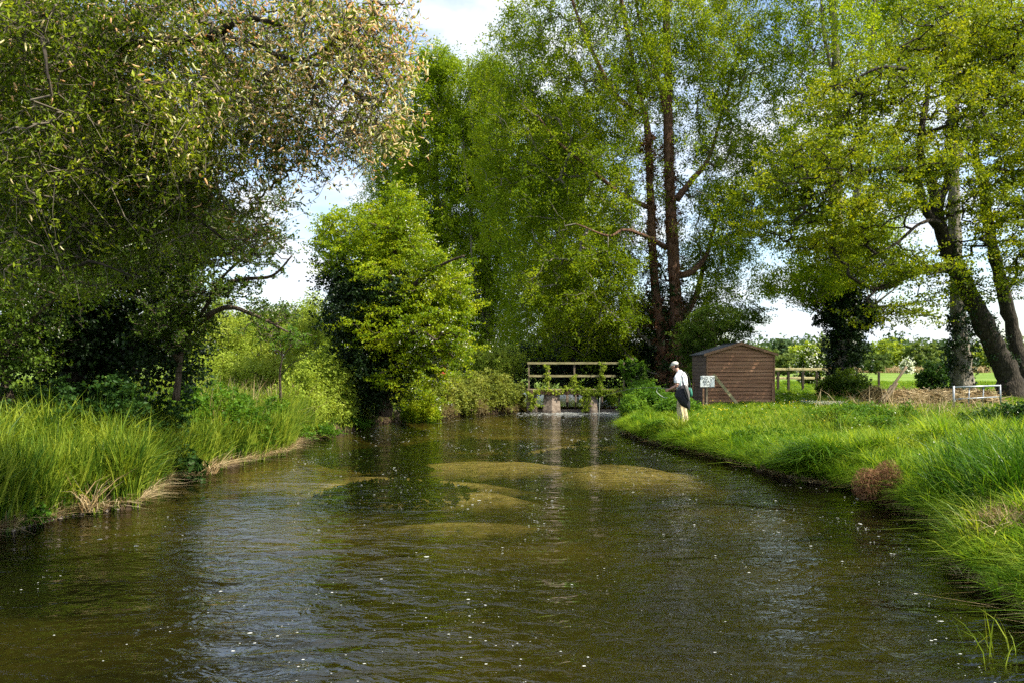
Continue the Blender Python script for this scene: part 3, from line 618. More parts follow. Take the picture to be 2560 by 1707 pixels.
# --- alder leaning over the gate
Ya = 33
rt, pth, C, te = tree('alder_tree', 'leaning dark-stemmed alder with yellow-green leaves beside the metal gate', (2530, 990, Ya + 2),
    [([(2532, 1000, Ya + 2), (2515, 930, Ya + 2), (2470, 830, Ya + 1.5), (2425, 740, Ya + 1), (2385, 660, Ya + .5), (2350, 570, Ya), (2335, 480, Ya), (2320, 430, Ya - .5)], .50, .17),
     ([(2390, 672, Ya + .5), (2330, 672, Ya), (2270, 690, Ya - 1), (2220, 715, Ya - 1.5), (2180, 722, Ya - 2), (2120, 690, Ya - 3)], .20, .05),
     ([(2352, 580, Ya), (2310, 520, Ya - 1), (2290, 440, Ya - 1), (2230, 420, Ya - 2), (2120, 440, Ya - 3), (2050, 490, Ya - 3.5), (2010, 520, Ya - 4)], .17, .04),
     ([(2345, 520, Ya), (2370, 440, Ya + 1), (2368, 380, Ya + 1), (2400, 290, Ya + 1), (2470, 240, Ya + 1), (2530, 190, Ya)], .17, .05),
     ([(2330, 450, Ya), (2300, 370, Ya - 1), (2320, 210, Ya - 1), (2280, 180, Ya - 2), (2200, 170, Ya - 3), (2120, 210, Ya - 3)], .15, .04),
     ([(2375, 640, Ya), (2350, 560, Ya - 1), (2300, 560, Ya - 2), (2240, 610, Ya - 3), (2180, 640, Ya - 3)], .10, .03)],
    [(2060, 400, Ya - 3, 170, 70, 3.5), (1980, 480, Ya - 3, 130, 60, 3), (2130, 520, Ya - 3, 190, 60, 3.5), (2200, 260, Ya - 2, 210, 110, 4), (2330, 120, Ya, 200, 110, 4), (2420, 330, Ya - 1, 170, 120, 4),
     (2120, 620, Ya - 2, 190, 45, 3), (2250, 680, Ya - 2, 150, 50, 3), (2330, 430, Ya - 3, 140, 80, 3), (2480, 120, Ya, 120, 140, 3.5), (2250, 780, Ya - 2, 150, 45, 2.5, .7), (2480, 540, Ya - 1, 120, 100, 3, .8), (2420, 700, Ya, 120, 80, 2.5, .4), (1920, 560, Ya - 3, 90, 45, 2.5)],
    1150, 70, (.40, .40, .13), .095, .08, M['alder'], M['barkdark'], rise=.25, seed=41, tip=.012, group='alder stems beside the gate', wob=.2, kite=True, shell=1.8, dens=1.15)
ivy_on(rt, pth[:1], M['ivy'], 1800, .09, 42, (.02, .25), .15, .65)
rt, pth, C, te = tree('alder_tree', 'second alder stem standing upright at the edge of view behind the leaning one', (2560, 1000, Ya + 3),
    [([(2570, 1000, Ya + 3), (2548, 900, Ya + 3), (2520, 780, Ya + 3), (2490, 660, Ya + 2.5), (2470, 560, Ya + 2), (2458, 460, Ya + 2), (2440, 400, Ya + 2), (2440, 300, Ya + 2)], .34, .12),
     ([(2478, 600, Ya + 2), (2500, 550, Ya + 1), (2560, 545, Ya), (2620, 570, Ya)], .10, .04), ([(2510, 740, Ya + 2), (2540, 690, Ya + 2), (2545, 640, Ya + 1), (2600, 600, Ya + 1)], .09, .03),
     ([(2455, 470, Ya + 2), (2480, 430, Ya), (2540, 430, Ya - 1), (2600, 420, Ya - 1)], .13, .04)],
    [(2530, 430, Ya, 110, 110, 3.5), (2580, 650, Ya, 90, 100, 3), (2560, 250, Ya, 120, 120, 3.5), (2640, 480, Ya, 100, 200, 4, .8)],
    330, 90, (.42, .42, .15), .095, .08, M['alder'], M['barkdark'], rise=.25, seed=43, tip=.012, group='alder stems beside the gate', wob=.2, shell=1.8, dens=1.2)

# --- hawthorn on the left bank
Yh = 28
rt, pth, C, te = tree('hawthorn_tree', 'bright yellow-green hawthorn with an ivy-dark heart leaning out from the far bank', (960, 1020, Yh),
    [([(960, 1040, Yh), (955, 930, Yh), (965, 800, Yh), (975, 700, Yh), (985, 620, Yh), (980, 560, Yh)], .22, .06),
     ([(965, 820, Yh), (900, 720, Yh), (860, 640, Yh), (840, 580, Yh)], .10, .03), ([(970, 780, Yh), (1050, 700, Yh - 1), (1110, 660, Yh - 1.5), (1160, 640, Yh - 2)], .10, .03), ([(960, 880, Yh), (1040, 830, Yh - 2), (1090, 850, Yh - 2)], .08, .03)],
    [(930, 590, Yh, 130, 85, 2), (880, 640, Yh, 100, 60, 2, .8), (1030, 560, Yh, 65, 60, 1.2, .8), (1010, 690, Yh - .5, 130, 100, 2), (1110, 690, Yh - .5, 75, 65, 1.4), (980, 820, Yh - 1, 130, 60, 1.8, 1.2), (1110, 800, Yh - 1, 65, 90, 1.4), (840, 790, Yh, 50, 30, 1.0, .35),
     (1090, 900, Yh - 1, 70, 70, 1.4), (1010, 930, Yh - 1, 75, 70, 1.2, .7), (1150, 870, Yh, 60, 40, 1, .7), (1150, 760, Yh - 1, 50, 50, 1, .7), (1070, 980, Yh + 1.5, 60, 40, .8, .7), (900, 590, Yh, 110, 60, 1.5, .7), (830, 640, Yh, 50, 50, 1, .5), (1000, 500, Yh, 45, 45, .8, .6)],
    760, 105, (.24, .24, .10), .075, .055, M['haw'], M['bark'], rise=.3, seed=51, tip=.007, wob=.18, shell=3.2, dens=1.15)
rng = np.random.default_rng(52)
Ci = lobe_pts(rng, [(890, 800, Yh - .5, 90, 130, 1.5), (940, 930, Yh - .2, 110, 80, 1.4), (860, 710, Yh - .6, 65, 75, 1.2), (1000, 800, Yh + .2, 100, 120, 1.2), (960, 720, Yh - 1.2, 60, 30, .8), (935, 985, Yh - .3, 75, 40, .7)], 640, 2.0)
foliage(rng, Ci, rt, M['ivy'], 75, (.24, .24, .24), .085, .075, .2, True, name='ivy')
blossoms(rng, te.reshape(-1, 3)[np.where((te.reshape(-1, 3)[:, 0] > -3.6))[0]], rt, 2600, (.1, .1, .08), .045)

# --- willow overhanging at upper left
Yw = 8.0
rt, pth, C, te = tree('willow_tree', 'big willow leaning in from the left bank, hung with cream and orange catkins', (-560, 1240, 9),
    [([(-600, 1290, 9.2), (-480, 1000, 9), (-330, 700, 8.8), (-150, 420, 8.6), (20, 150, 8.4), (60, -100, 8.4), (80, -420, 8.4)], .38, .16),
     ([(-100, 350, 8.6), (60, 200, 8.2), (180, 135, 8.0), (310, 107, 7.8), (460, 102, 7.6), (535, 88, 7.5), (590, 55, 7.4), (640, 48, 7.4), (720, 70, 7.3)], .075, .02),
     ([(-250, 580, 8.7), (-60, 460, 8.6), (60, 390, 8.4), (200, 370, 8.2), (330, 430, 8.0), (460, 520, 7.8), (560, 600, 7.8)], .06, .012),
     ([(470, 100, 7.6), (600, 100, 7.4), (730, 150, 7.3), (810, 125, 7.2), (880, 60, 7.2)], .026, .01),
     ([(60, 150, 8.4), (300, 60, 8.6), (560, -40, 8.6), (800, -120, 8.6), (950, -80, 8.4)], .07, .02),
     ([(80, 300, 8.3), (300, 250, 8.4), (500, 240, 8.6), (650, 330, 8.8), (720, 440, 8.8)], .05, .012),
     ([(30, 60, 8.0), (90, 60, 7.0), (110, 120, 6.5), (120, 200, 6.3)], .03, .008),
     ([(-300, 640, 8.8), (0, 665, 8.0), (180, 668, 7.6), (230, 655, 7.4), (330, 690, 7.3)], .03, .006)],
    [(850, 80, 7.4, 200, 150, 1.2, .95), (940, 220, 7.6, 95, 180, .9, .95), (800, 330, 7.8, 170, 130, 1.1, .8), (620, 120, 8, 260, 170, 1.6, .75), (560, 330, 7.8, 220, 160, 1.3), (300, 150, 8, 320, 220, 1.8), (250, 430, 8, 260, 170, 1.4, .9),
     (500, 560, 8.3, 160, 120, 1.0, .55), (650, 540, 8.5, 80, 150, .8, .26), (60, 560, 8, 170, 180, 1.2, .55), (150, -260, 8.2, 420, 190, 2, .35), (30, 200, 8, 140, 300, 1.6, .9), (230, 640, 8.2, 150, 110, 1, .35)],
    1500, 46, (.17, .17, .15), .052, .021, M['willow'], M['barkdark'], rise=-.2, seed=61, tip=.0042, twigs=4, wob=.2, droop=.10, brmat=M['twig'], twr=.0022, up=.4, shell=2.2, e=2.7, thin=lambda C, r: (1280 + C[:, 0] / C[:, 1] * F + r.normal(0, 90, len(C))) > 560)
r61 = np.random.default_rng(62)
T = te.reshape(-1, 3)
pxs = 1280 + T[:, 0] / T[:, 1] * F; pys = HY - (T[:, 2] - CH) / T[:, 1] * F
prob = np.clip((pxs - 150) / 480, .16, 1) * np.clip((640 - pys) / 300, 0, 1)
K = np.concatenate([T[r61.random(len(T)) < prob * q_] for q_ in (.95, .9, .7)]); n = len(K)
srcs = []
for v_ in range(6):
    L_ = r61.uniform(.034, .055); bd = r61.normal(0, .35, 2); t = np.array([0, .12, .4, .75, 1]); rr = np.array([.35, .8, 1, .85, .25]) * r61.uniform(.005, .0075)
    pts = np.stack([bd[0] * t * t * L_, bd[1] * t * t * L_, -t * L_], 1); b = MB(); b.tube(pts, rr, 5); o = b.build('catkin', M['catkin'])
    o.data.attributes.new('tone', 'FLOAT', 'FACE').data.foreach_set('value', np.full(len(o.data.polygons), [.1, .25, .4, .6, .8, .95][v_], np.float32)); COL.objects.unlink(o); srcs.append(o)
scatter_on('catkins', K + r61.normal(0, .035, (n, 3)), np.stack([r61.normal(0, .75, n), r61.normal(0, .75, n), r61.uniform(0, 6.28, n)], 1), r61.uniform(.8, 1.35, n), r61.choice(6, n, p=[.2, .22, .2, .16, .12, .10]), srcs, rt)

# --- dark mass on the left bank
def bush(name, lb, base, limbs, lobes, nc, per, sig, L, Wd, leaf, seed, group=None, cat='bush', bark='bark', rise=.5, kite=True, up=.4, shell=2.2, twigs=0, tip=.007, twr=.003, dens=1.7):
    return tree(name, lb, base, limbs, lobes, nc, per, sig, L, Wd, M[leaf], M[bark], rise, seed, kite, twigs, up, group=group, cat=cat, shell=shell, tip=tip, names=['trunk'] + ['stem'] * (len(limbs) - 1), twr=twr, dens=dens)
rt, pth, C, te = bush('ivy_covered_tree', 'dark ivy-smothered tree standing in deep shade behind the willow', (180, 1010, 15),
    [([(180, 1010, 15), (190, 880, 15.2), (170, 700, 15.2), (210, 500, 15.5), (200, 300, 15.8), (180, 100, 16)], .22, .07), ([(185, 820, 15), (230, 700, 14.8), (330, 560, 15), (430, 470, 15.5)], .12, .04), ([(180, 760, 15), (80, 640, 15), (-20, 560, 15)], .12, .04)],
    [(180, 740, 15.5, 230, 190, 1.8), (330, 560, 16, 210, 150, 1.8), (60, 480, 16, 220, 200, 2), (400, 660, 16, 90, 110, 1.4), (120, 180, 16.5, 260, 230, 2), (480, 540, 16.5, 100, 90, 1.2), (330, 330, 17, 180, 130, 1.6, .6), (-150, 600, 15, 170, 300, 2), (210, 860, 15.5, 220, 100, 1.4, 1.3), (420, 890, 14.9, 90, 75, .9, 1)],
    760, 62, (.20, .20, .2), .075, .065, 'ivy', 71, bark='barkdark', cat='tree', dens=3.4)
rt, pth, C, te = bush('hawthorn_bush', 'white-flowering hawthorn with arching sparse boughs at the edge of the dark trees', (470, 1000, 14.5),
    [([(440, 1000, 14.5), (460, 860, 14.5), (520, 760, 14.3), (560, 690, 14), (640, 620, 13.6)], .05, .018), ([(480, 820, 14.5), (560, 770, 14), (640, 790, 13.5), (720, 830, 13.3)], .06, .015), ([(450, 900, 14.5), (380, 800, 14.5), (330, 700, 14.3)], .07, .02), ([(540, 730, 14.2), (600, 700, 14), (680, 690, 13.6), (730, 640, 13.4)], .05, .012)],
    [(530, 600, 14, 110, 80, 1, .8), (660, 620, 13.8, 70, 90, .8, .2), (540, 720, 14, 110, 40, .8, .35), (660, 800, 13.5, 80, 60, .7, .22), (440, 800, 14.3, 100, 90, .9, .7), (690, 520, 14, 50, 80, .7, .2), (400, 640, 14.2, 120, 80, .9, .7)],
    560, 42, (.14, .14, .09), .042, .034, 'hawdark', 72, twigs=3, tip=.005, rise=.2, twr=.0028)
r72 = np.random.default_rng(73); blossoms(r72, te.reshape(-1, 3), rt, 2300, (.04, .04, .04), .024, lump=6)
rt, pth, C, te = bush('hawthorn_bush', 'shaded hawthorn low at the edge of view with a few white flowers', (20, 1010, 13.5),
    [([(20, 1010, 13.5), (0, 860, 13.5), (-40, 740, 13.4), (-30, 640, 13.3)], .08, .03), ([(10, 900, 13.5), (80, 800, 13.2), (150, 740, 13)], .05, .015)],
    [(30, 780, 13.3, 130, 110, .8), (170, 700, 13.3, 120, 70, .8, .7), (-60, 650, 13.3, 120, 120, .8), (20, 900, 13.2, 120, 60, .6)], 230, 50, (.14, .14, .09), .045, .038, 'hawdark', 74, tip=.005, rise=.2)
blossoms(r72, C[(C[:, 2] < 4.0)], rt, 420, (.06, .06, .05), .024, lump=6)

# --- hedge-like growth along the left bank
def herb(name, lb, pts, nc, per, sig, L, Wd, leaf, seed, cat='plant', group=None, up=.8, kite=True, stems=True, hgt=1.0, spread=None, smat='herb', over=0.0):
    """a patch of leafy stems growing from the ground: pts = [(px, py_of_top, Y, rx_px, depth_m)]"""
    rng = np.random.default_rng(seed); C = []
    w = np.array([p[3] * p[4] * p[2] for p in pts], float); w /= w.sum(); k = rng.choice(len(pts), nc, p=w); pp = np.array(pts, float)[k]
    u = rng.uniform(-1, 1, nc); d = rng.uniform(-1, 1, nc) * np.sqrt(np.maximum(1 - u * u, 0)); Yc = pp[:, 2] + d * pp[:, 4]
    x = (pp[:, 0] + u * pp[:, 3] - 1280) / F * pp[:, 2]; kk_ = bankd(x, Yc) > .02 - over; x, Yc, u, d, pp = x[kk_], Yc[kk_], u[kk_], d[kk_], pp[kk_]; nc = len(x); zt = CH + (HY - pp[:, 1]) / F * pp[:, 2]; g = ground_z(x, Yc); g = np.maximum(g, .0)
    dome = np.sqrt(np.clip(1 - .7 * (u * u), .2, 1)) * (.8 + .25 * np.sin(x * 3.1 + pp[:, 1]) * np.sin(Yc * 2.7 + x))
    hh = np.maximum(zt - g, .15) * dome * rng.uniform(.55, 1.05, nc)
    s = int(max(2, round(hgt)));
    for j in range(s): C.append(np.stack([x, Yc, g + hh * (1 - j * .8 / s * rng.uniform(.8, 1.1, nc))], 1))
    C = np.vstack(C); root = thing(name, lb, cat, (x.mean(), Yc.mean(), float(g.mean())), group)
    te = foliage(rng, C, root, M[leaf], per, sig, L, Wd, up, kite, name='leaves', droop=.02)
    if stems:
        p0 = np.stack([x, Yc, g - .05], 1); p1 = np.stack([x + rng.normal(0, .05, nc), Yc, g + hh], 1); r = np.full(nc, .005)
        v, q = frusta(p0, p1, r, r * .5, 3); mesh_np('stems', v, q, M[smat], root, np.full(len(q), .3), kind='stuff')
    return root, C
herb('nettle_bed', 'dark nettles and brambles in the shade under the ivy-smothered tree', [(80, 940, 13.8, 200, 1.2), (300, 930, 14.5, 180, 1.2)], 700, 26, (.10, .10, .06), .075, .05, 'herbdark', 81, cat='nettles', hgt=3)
herb('nettle_bed', 'bright green nettles at the foot of the dark trees above the sedges', [(430, 965, 17, 90, 1.5), (530, 960, 18.5, 120, 1.5), (660, 990, 19.5, 100, 1.2)], 700, 26, (.10, .10, .06), .08, .05, 'herb', 82, cat='nettles', hgt=3)
herb('watercress_bed', 'low bright watercress spilling into the river below the hawthorn', [(800, 1062, 24.2, 80, .7), (880, 1040, 27.5, 60, .8), (740, 1060, 22.8, 40, .6)], 520, 20, (.09, .09, .04), .06, .05, 'herb', 83, cat='watercress', hgt=2, stems=False, over=.35)
herb('flowering_shrub', 'pale leafy shrub with yellow flowers between sedges and hawthorn', [(815, 850, 27, 70, 1.2), (770, 905, 26, 60, 1.2), (860, 890, 27.5, 55, 1), (730, 965, 24.5, 70, 1.0), (840, 965, 26.5, 80, .8), (890, 985, 28.3, 50, .8)], 1150, 24, (.13, .13, .12), .075, .05, 'scrub', 84, cat='shrub', hgt=4)
# willow scrub behind
rt, pth, C, te = bush('willow_scrub', 'pale yellow-green willow scrub filling the gap behind the left bank', (640, 1000, 32),
    [([(560, 1000, 32), (560, 880, 32), (530, 780, 32)], .08, .03), ([(680, 1000, 32), (690, 880, 32), (720, 800, 32)], .08, .03), ([(800, 1000, 31), (800, 880, 31), (780, 800, 31)], .08, .03)],
    [(520, 850, 32, 130, 110, 2.2), (680, 860, 32, 120, 80, 2), (810, 840, 31, 85, 80, 1.6), (420, 800, 33, 90, 130, 1.5), (600, 930, 30, 200, 50, 1.6), (780, 780, 32, 40, 40, 1)], 560, 95, (.26, .26, .22), .085, .045, 'scrub', 85, kite=False, rise=1.2)
rt, pth, C, te = bush('young_tree', 'slender young tree with bare lower branches among dry stems on the left bank', (700, 990, 22),
    [([(702, 1000, 22), (700, 930, 22), (706, 890, 22), (700, 860, 22)], .035, .015), ([(705, 895, 22), (740, 850, 22), (770, 835, 22)], .018, .006), ([(706, 890, 22), (680, 850, 22), (672, 810, 22)], .018, .006), ([(702, 935, 22), (735, 905, 21.8), (770, 890, 21.5)], .012, .005)],
    [(700, 840, 22, 60, 35, .5), (650, 820, 22, 50, 30, .4), (750, 850, 22, 40, 25, .4)], 60, 24, (.12, .12, .07), .055, .04, 'herb', 86, twigs=3, cat='tree')
# distant trees seen in the left gap
rt, pth, C, te = bush('distant_tree', 'distant dark trees on the skyline in the gap left of the hawthorn', (720, 930, 120),
    [([(720, 930, 120), (720, 850, 120), (715, 800, 120)], .4, .1)], [(710, 815, 120, 70, 40, 5), (600, 830, 120, 90, 40, 5), (790, 830, 120, 50, 40, 5)], 220, 60, (1.1, 1.1, .8), .5, .4, 'fardark', 87, kite=False, cat='tree')

# --- bramble bank between hawthorn and bridge
herb('bramble_thicket', 'tangled bramble thicket covering the bank beside the footbridge', [(1200, 925, 36.5, 130, 1.6), (1110, 945, 34.5, 90, 1.3), (1300, 955, 38, 55, 1.2), (1040, 960, 33, 60, 1), (1180, 975, 35.3, 120, .7), (1285, 985, 37.4, 50, .5)], 1700, 30, (.16, .16, .10), .08, .055, 'bramble', 91, cat='bramble', hgt=5, smat='twiggy', over=.3)
herb('dry_bramble', 'straw-coloured dead bramble stems hanging to the water by the footbridge', [(1180, 990, 35.2, 120, .4), (1080, 1005, 33, 70, .4), (1290, 1000, 37, 40, .3)], 420, 26, (.14, .14, .12), .12, .014, 'twiggy', 92, cat='bramble', hgt=3, up=0, stems=False, over=.5)
bush('elder_bush', 'rounded olive-green bush rising above the end of the bridge handrail', (1250, 960, 41), [([(1250, 970, 41), (1250, 900, 41), (1245, 880, 41)], .06, .03)], [(1255, 900, 41, 60, 42, 1.2), (1200, 890, 42, 60, 35, 1.2)], 150, 60, (.22, .22, .16), .08, .05, 'scrub', 93)
herb('flowering_branch', 'low hawthorn sprays in white flower drooping over the concrete block', [(1050, 940, 30.5, 45, .7), (1065, 985, 30.8, 40, .5)], 220, 24, (.12, .12, .1), .06, .045, 'haw', 94, cat='hawthorn', hgt=3, over=1.6)
r95 = np.random.default_rng(95)
# --- dark growth behind the bridge
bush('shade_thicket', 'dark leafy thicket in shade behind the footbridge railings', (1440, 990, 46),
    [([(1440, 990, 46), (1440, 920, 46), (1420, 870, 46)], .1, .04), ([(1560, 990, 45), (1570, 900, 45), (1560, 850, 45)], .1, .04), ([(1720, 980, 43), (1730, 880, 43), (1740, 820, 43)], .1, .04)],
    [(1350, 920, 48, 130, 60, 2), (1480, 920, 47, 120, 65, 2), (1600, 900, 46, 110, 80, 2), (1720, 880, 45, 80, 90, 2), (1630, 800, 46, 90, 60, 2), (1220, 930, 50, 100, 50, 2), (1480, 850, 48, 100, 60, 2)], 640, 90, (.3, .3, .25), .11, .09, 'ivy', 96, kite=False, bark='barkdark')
bush('leafy_bush', 'pale-leaved bush with white flowers rising behind the shed roof', (1790, 980, 38),
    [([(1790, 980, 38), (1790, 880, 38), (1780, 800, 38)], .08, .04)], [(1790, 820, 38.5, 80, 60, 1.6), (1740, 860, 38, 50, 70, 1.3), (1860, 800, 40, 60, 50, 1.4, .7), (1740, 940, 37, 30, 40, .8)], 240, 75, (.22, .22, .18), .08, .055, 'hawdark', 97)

# ================================================================== FAR COUNTRY
def far_tree(lb, px, py, Y, w, h, leaf, seed, cat='tree', name='distant_tree', n=40, size=None, group='trees across the far meadow', bl=False):
    s = w * Y / F; size = size or s * .12; b = float(ground_z((px - 1280) / F * Y, Y)); zt = CH + (HY - py) / F * Y; zt = max(zt, b + .5); hz = (zt - b); zc = b + hz * .52
    rng = np.random.default_rng(seed); x0 = (px - 1280) / F * Y; root = thing(name, lb, cat, (x0, Y, b), group)
    tb = MB(); tb.tube([(x0, Y, b - .3), (x0, Y, b + hz * .5)], [s * .06, s * .03], 6); tb.build('trunk', M['bark'], root, smooth=True)
    C = np.array([x0, Y, zc]) + nrm(rng.normal(0, 1, (n, 3))) * rng.random((n, 1)) ** .33 * np.array([s * .9, s * .7, hz * .46])
    foliage(rng, C, root, M[leaf], 42, (s * .17, s * .17, hz * .08), size, size * .8, .6, False, name='crown')
    if bl: blossoms(rng, C, root, 700, (s * .2, s * .2, hz * .1), size * .8, lump=3)
far_tree('rounded willow bush alone in the far meadow beyond the leaning posts', 2190, 884, 150, 42, 40, 'far', 101, n=90, size=.45)
far_tree('small white-flowering tree in the far meadow beside the round willow', 2268, 898, 160, 14, 30, 'far', 102, n=40, size=.4, bl=True)
far_tree('hawthorn white with blossom behind the post and rail fence', 2022, 868, 62, 38, 50, 'hawdark', 103, n=90, size=.17, bl=True)
far_tree('dark bramble bush behind the brushwood heap', 2330, 900, 44, 50, 50, 'herbdark', 104, n=120, size=.12, name='distant_bush')
far_tree('low pale bush left of the far fence post near the ivy trunk', 1960, 885, 130, 45, 40, 'far', 105, n=70, size=.45)
labs = ['tree line', 'wood']
rb = np.random.default_rng(110)
for i, (px, py, Y, w) in enumerate([(1890, 862, 210, 50), (1950, 852, 240, 55), (2010, 858, 230, 45), (2075, 850, 250, 55), (2150, 855, 240, 50), (2230, 850, 235, 60), (2300, 860, 225, 45), (2360, 855, 240, 55), (2440, 862, 230, 55), (2520, 850, 220, 60), (2590, 855, 230, 60), (1820, 866, 230, 50)]):
    near = ['just right of the shed roof', 'over the fence rail by the shed', 'above the blossoming hawthorn', 'seen past the ivy-clad poplar trunk', 'behind the round willow bush', 'above the leaning posts', 'over the dark bramble bush', 'left of the pale poplar trunk', 'seen between the alder stems', 'at the edge of view behind the alder', 'beyond the upright alder stem', 'hidden behind the shed roof'][i]
    far_tree('far tree in the hazy tree line ' + near, px, py, Y, w, 50, ['far', 'fardark', 'scrub'][i % 3], 111 + i, n=60, size=.9)
rng = np.random.default_rng(130); n = 900
x = rng.uniform(-260, 420, n); y = rng.uniform(300, 560, n); z = ground_z(x, y) + rng.uniform(1, 11, n)
o = thing('far_wood', 'distant wooded rise closing the view behind the meadow', 'wood', (80, 400, 0)); o['kind'] = 'stuff'
foliage(rng, np.stack([x, y, z], 1), o, M['fardark'], 40, (4, 4, 1.8), 1.7, 1.4, .6, False, name='canopy')
rng = np.random.default_rng(131); n = 5000; x = rng.uniform(60, 110, n); y = 185 + rng.normal(0, 2.5, n)
props(blades(rng, np.stack([x, y, ground_z(x, y)], 1), 1.6, .12, name='dry_reeds', m=M['dead']), 'strip of pale dry reeds along the far side of the meadow', 'reeds')
# ================================================================== BUILT THINGS
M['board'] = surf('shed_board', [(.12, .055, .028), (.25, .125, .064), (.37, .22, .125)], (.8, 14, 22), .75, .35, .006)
M['boardside'] = surf('shed_board_shaded', [(.06, .04, .03), (.11, .075, .055), (.17, .125, .095)], (14, .8, 22), .85, .35, .006)  # darker board copy: shade of the left side put into the colour
M['trim'] = surf('shed_trim', [(.12, .06, .03), (.22, .12, .065), (.3, .19, .11)], (9, 9, 2), .75, .3, .006)
M['felt'] = surf('roof_felt', [(.035, .037, .04), (.07, .072, .078), (.11, .11, .115)], (20, 20, 20), .95, .4, .005)
M['oldwood'] = surf('weathered_timber', [(.13, .12, .05), (.26, .23, .11), (.38, .33, .18)], (3, 14, 14), .85, .4, .006)
M['oldwoodv'] = surf('weathered_post', [(.08, .06, .04), (.17, .13, .08), (.28, .23, .15)], (14, 14, 3), .9, .4, .006)
M['concrete'] = surf('stained_concrete', [(.06, .045, .032), (.18, .14, .105), (.32, .27, .21)], (7, 7, 7), .95, .7, .02)
M['rustbeam'] = surf('mossy_rusty_beam', [(.05, .035, .02), (.12, .07, .04), (.16, .14, .06)], (4, 8, 8), .95, .6, .015)
M['galv'] = surf('galvanised_steel', [(.20, .23, .25), (.30, .33, .35), (.40, .42, .43)], (12, 12, 12), .45, .1, .003, spec=.5)
M['galv'].node_tree.nodes['Principled BSDF'].inputs['Metallic'].default_value = .4

# ---- shed
Ys = 32.0; sc = F / Ys
xl, xr = (1766 - 1280) / sc, (1936 - 1280) / sc; zb = .42; ze = CH + (HY - 884) / sc; zr = CH + (HY - 858.5) / sc; D = 2.4; xm = (1851 - 1280) / sc
shed = thing('garden_shed', 'small brown weatherboarded shed with a felt roof standing on the grass', 'shed', ((xl + xr) / 2, Ys + D / 2, zb))
bh = .150; nb = 0; z = zb
rng = np.random.default_rng(201)
def feather(x0, x1, x0t, x1t, z0, z1, y, nrmdir=-1):
    """feather-edge board on the front: thick lower edge standing proud, thin top, slightly uneven"""
    b = MB(); k = 7; v = []
    for j in range(k):
        t = j / (k - 1); e = rng.normal(0, .0035)
        xa = x0 + (x1 - x0) * t; xb = x0t + (x1t - x0t) * t
        v += [[xa, y - .046, z0 + e], [xa, y - .006, z0 + e], [xb, y - .006, z1 - .018], [xb, y - .016, z1 - .018]]
    q = []
    for j in range(k - 1):
        for a in range(4): q.append([j * 4 + a, j * 4 + (a + 1) % 4, j * 4 + 4 + (a + 1) % 4, j * 4 + 4 + a])
    q += [[3, 2, 1, 0], [(k - 1) * 4 + a for a in range(4)]]
    b.add(v, q); return b
while z < zr - .05:
    z1 = min(z + bh, zr - .02)
    def ends(zz):
        if zz <= ze: return xl, xr
        f = (zz - ze) / (zr - ze); return xl + (xm - xl) * f, xr + (xm - xr) * f
    a0, a1 = ends(z); b0, b1 = ends(z1)
    if a1 - a0 > .15: feather(a0, a1, b0, b1, z, z1, Ys).build('board', M['board'], shed)
    z += bh
z = zb
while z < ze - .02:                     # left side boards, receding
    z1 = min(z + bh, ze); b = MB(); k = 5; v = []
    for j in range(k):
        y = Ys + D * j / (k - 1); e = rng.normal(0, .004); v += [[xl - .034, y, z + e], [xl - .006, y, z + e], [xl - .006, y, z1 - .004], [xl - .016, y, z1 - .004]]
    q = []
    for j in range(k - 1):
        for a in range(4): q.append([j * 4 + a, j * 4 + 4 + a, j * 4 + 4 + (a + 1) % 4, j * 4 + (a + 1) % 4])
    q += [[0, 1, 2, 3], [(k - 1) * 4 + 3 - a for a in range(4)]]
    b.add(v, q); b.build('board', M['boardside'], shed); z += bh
b = MB()   # inner walls, coloured dark to paint shadow lines between the boards
v = [[xl, Ys, zb], [xr, Ys, zb], [xr, Ys, ze], [xm, Ys, zr - .03], [xl, Ys, ze], [xl, Ys + D, zb], [xr, Ys + D, zb], [xr, Ys + D, ze], [xm, Ys + D, zr - .03], [xl, Ys + D, ze]]
b.add(v, [[0, 1, 2, 4], [6, 5, 9, 7], [5, 0, 4, 9], [1, 6, 7, 2]], [[4, 2, 3], [7, 9, 8]]); b.build('wall', M['barkdark'], shed)
for s, xe, nm in ((-1, xl, 0), (1, xr, 1)):
    ex = xe + s * .12; sl = (zr - ze) / (abs(xm - xe)); ez = ze - .12 * sl; b = MB(); th = .035; v = []
    for y in (Ys - .12, Ys + D + .12): v += [[xm, y, zr], [ex, y, ez], [ex, y, ez + th], [xm, y, zr + th]]
    q = [[0, 1, 2, 3], [7, 6, 5, 4], [0, 4, 5, 1], [1, 5, 6, 2], [2, 6, 7, 3], [3, 7, 4, 0]]; b.add(v, q); b.build('roof_slope', M['felt'], shed)
    b = MB(); v = []   # bargeboard
    for y in (Ys - .145, Ys - .123): v += [[xm, y, zr - .05], [ex - s * .0, y, ez - .055], [ex, y, ez + .045], [xm, y, zr + .055]]
    b.add(v, q); b.build('bargeboard', M['trim'], shed)
b = MB(); b.box((xm, Ys + D / 2, zr + .045), .16, D + .26, .02); b.build('ridge_strip', M['felt'], shed)
b = MB(); b.box((xl + .02, Ys - .050, (zb + ze) / 2), .055, .03, ze - zb - .04); b.build('corner_trim', M['trim'], shed)
b = MB(); b.box((xr - .02, Ys - .050, (zb + ze) / 2), .045, .03, ze - zb - .04); b.build('corner_trim', M['trim'], shed)
b = MB(); b.box((xr - .075, Ys - .085, zb + .55), .11, .04, 1.12); b.build('corner_trim', M['trim'], shed)
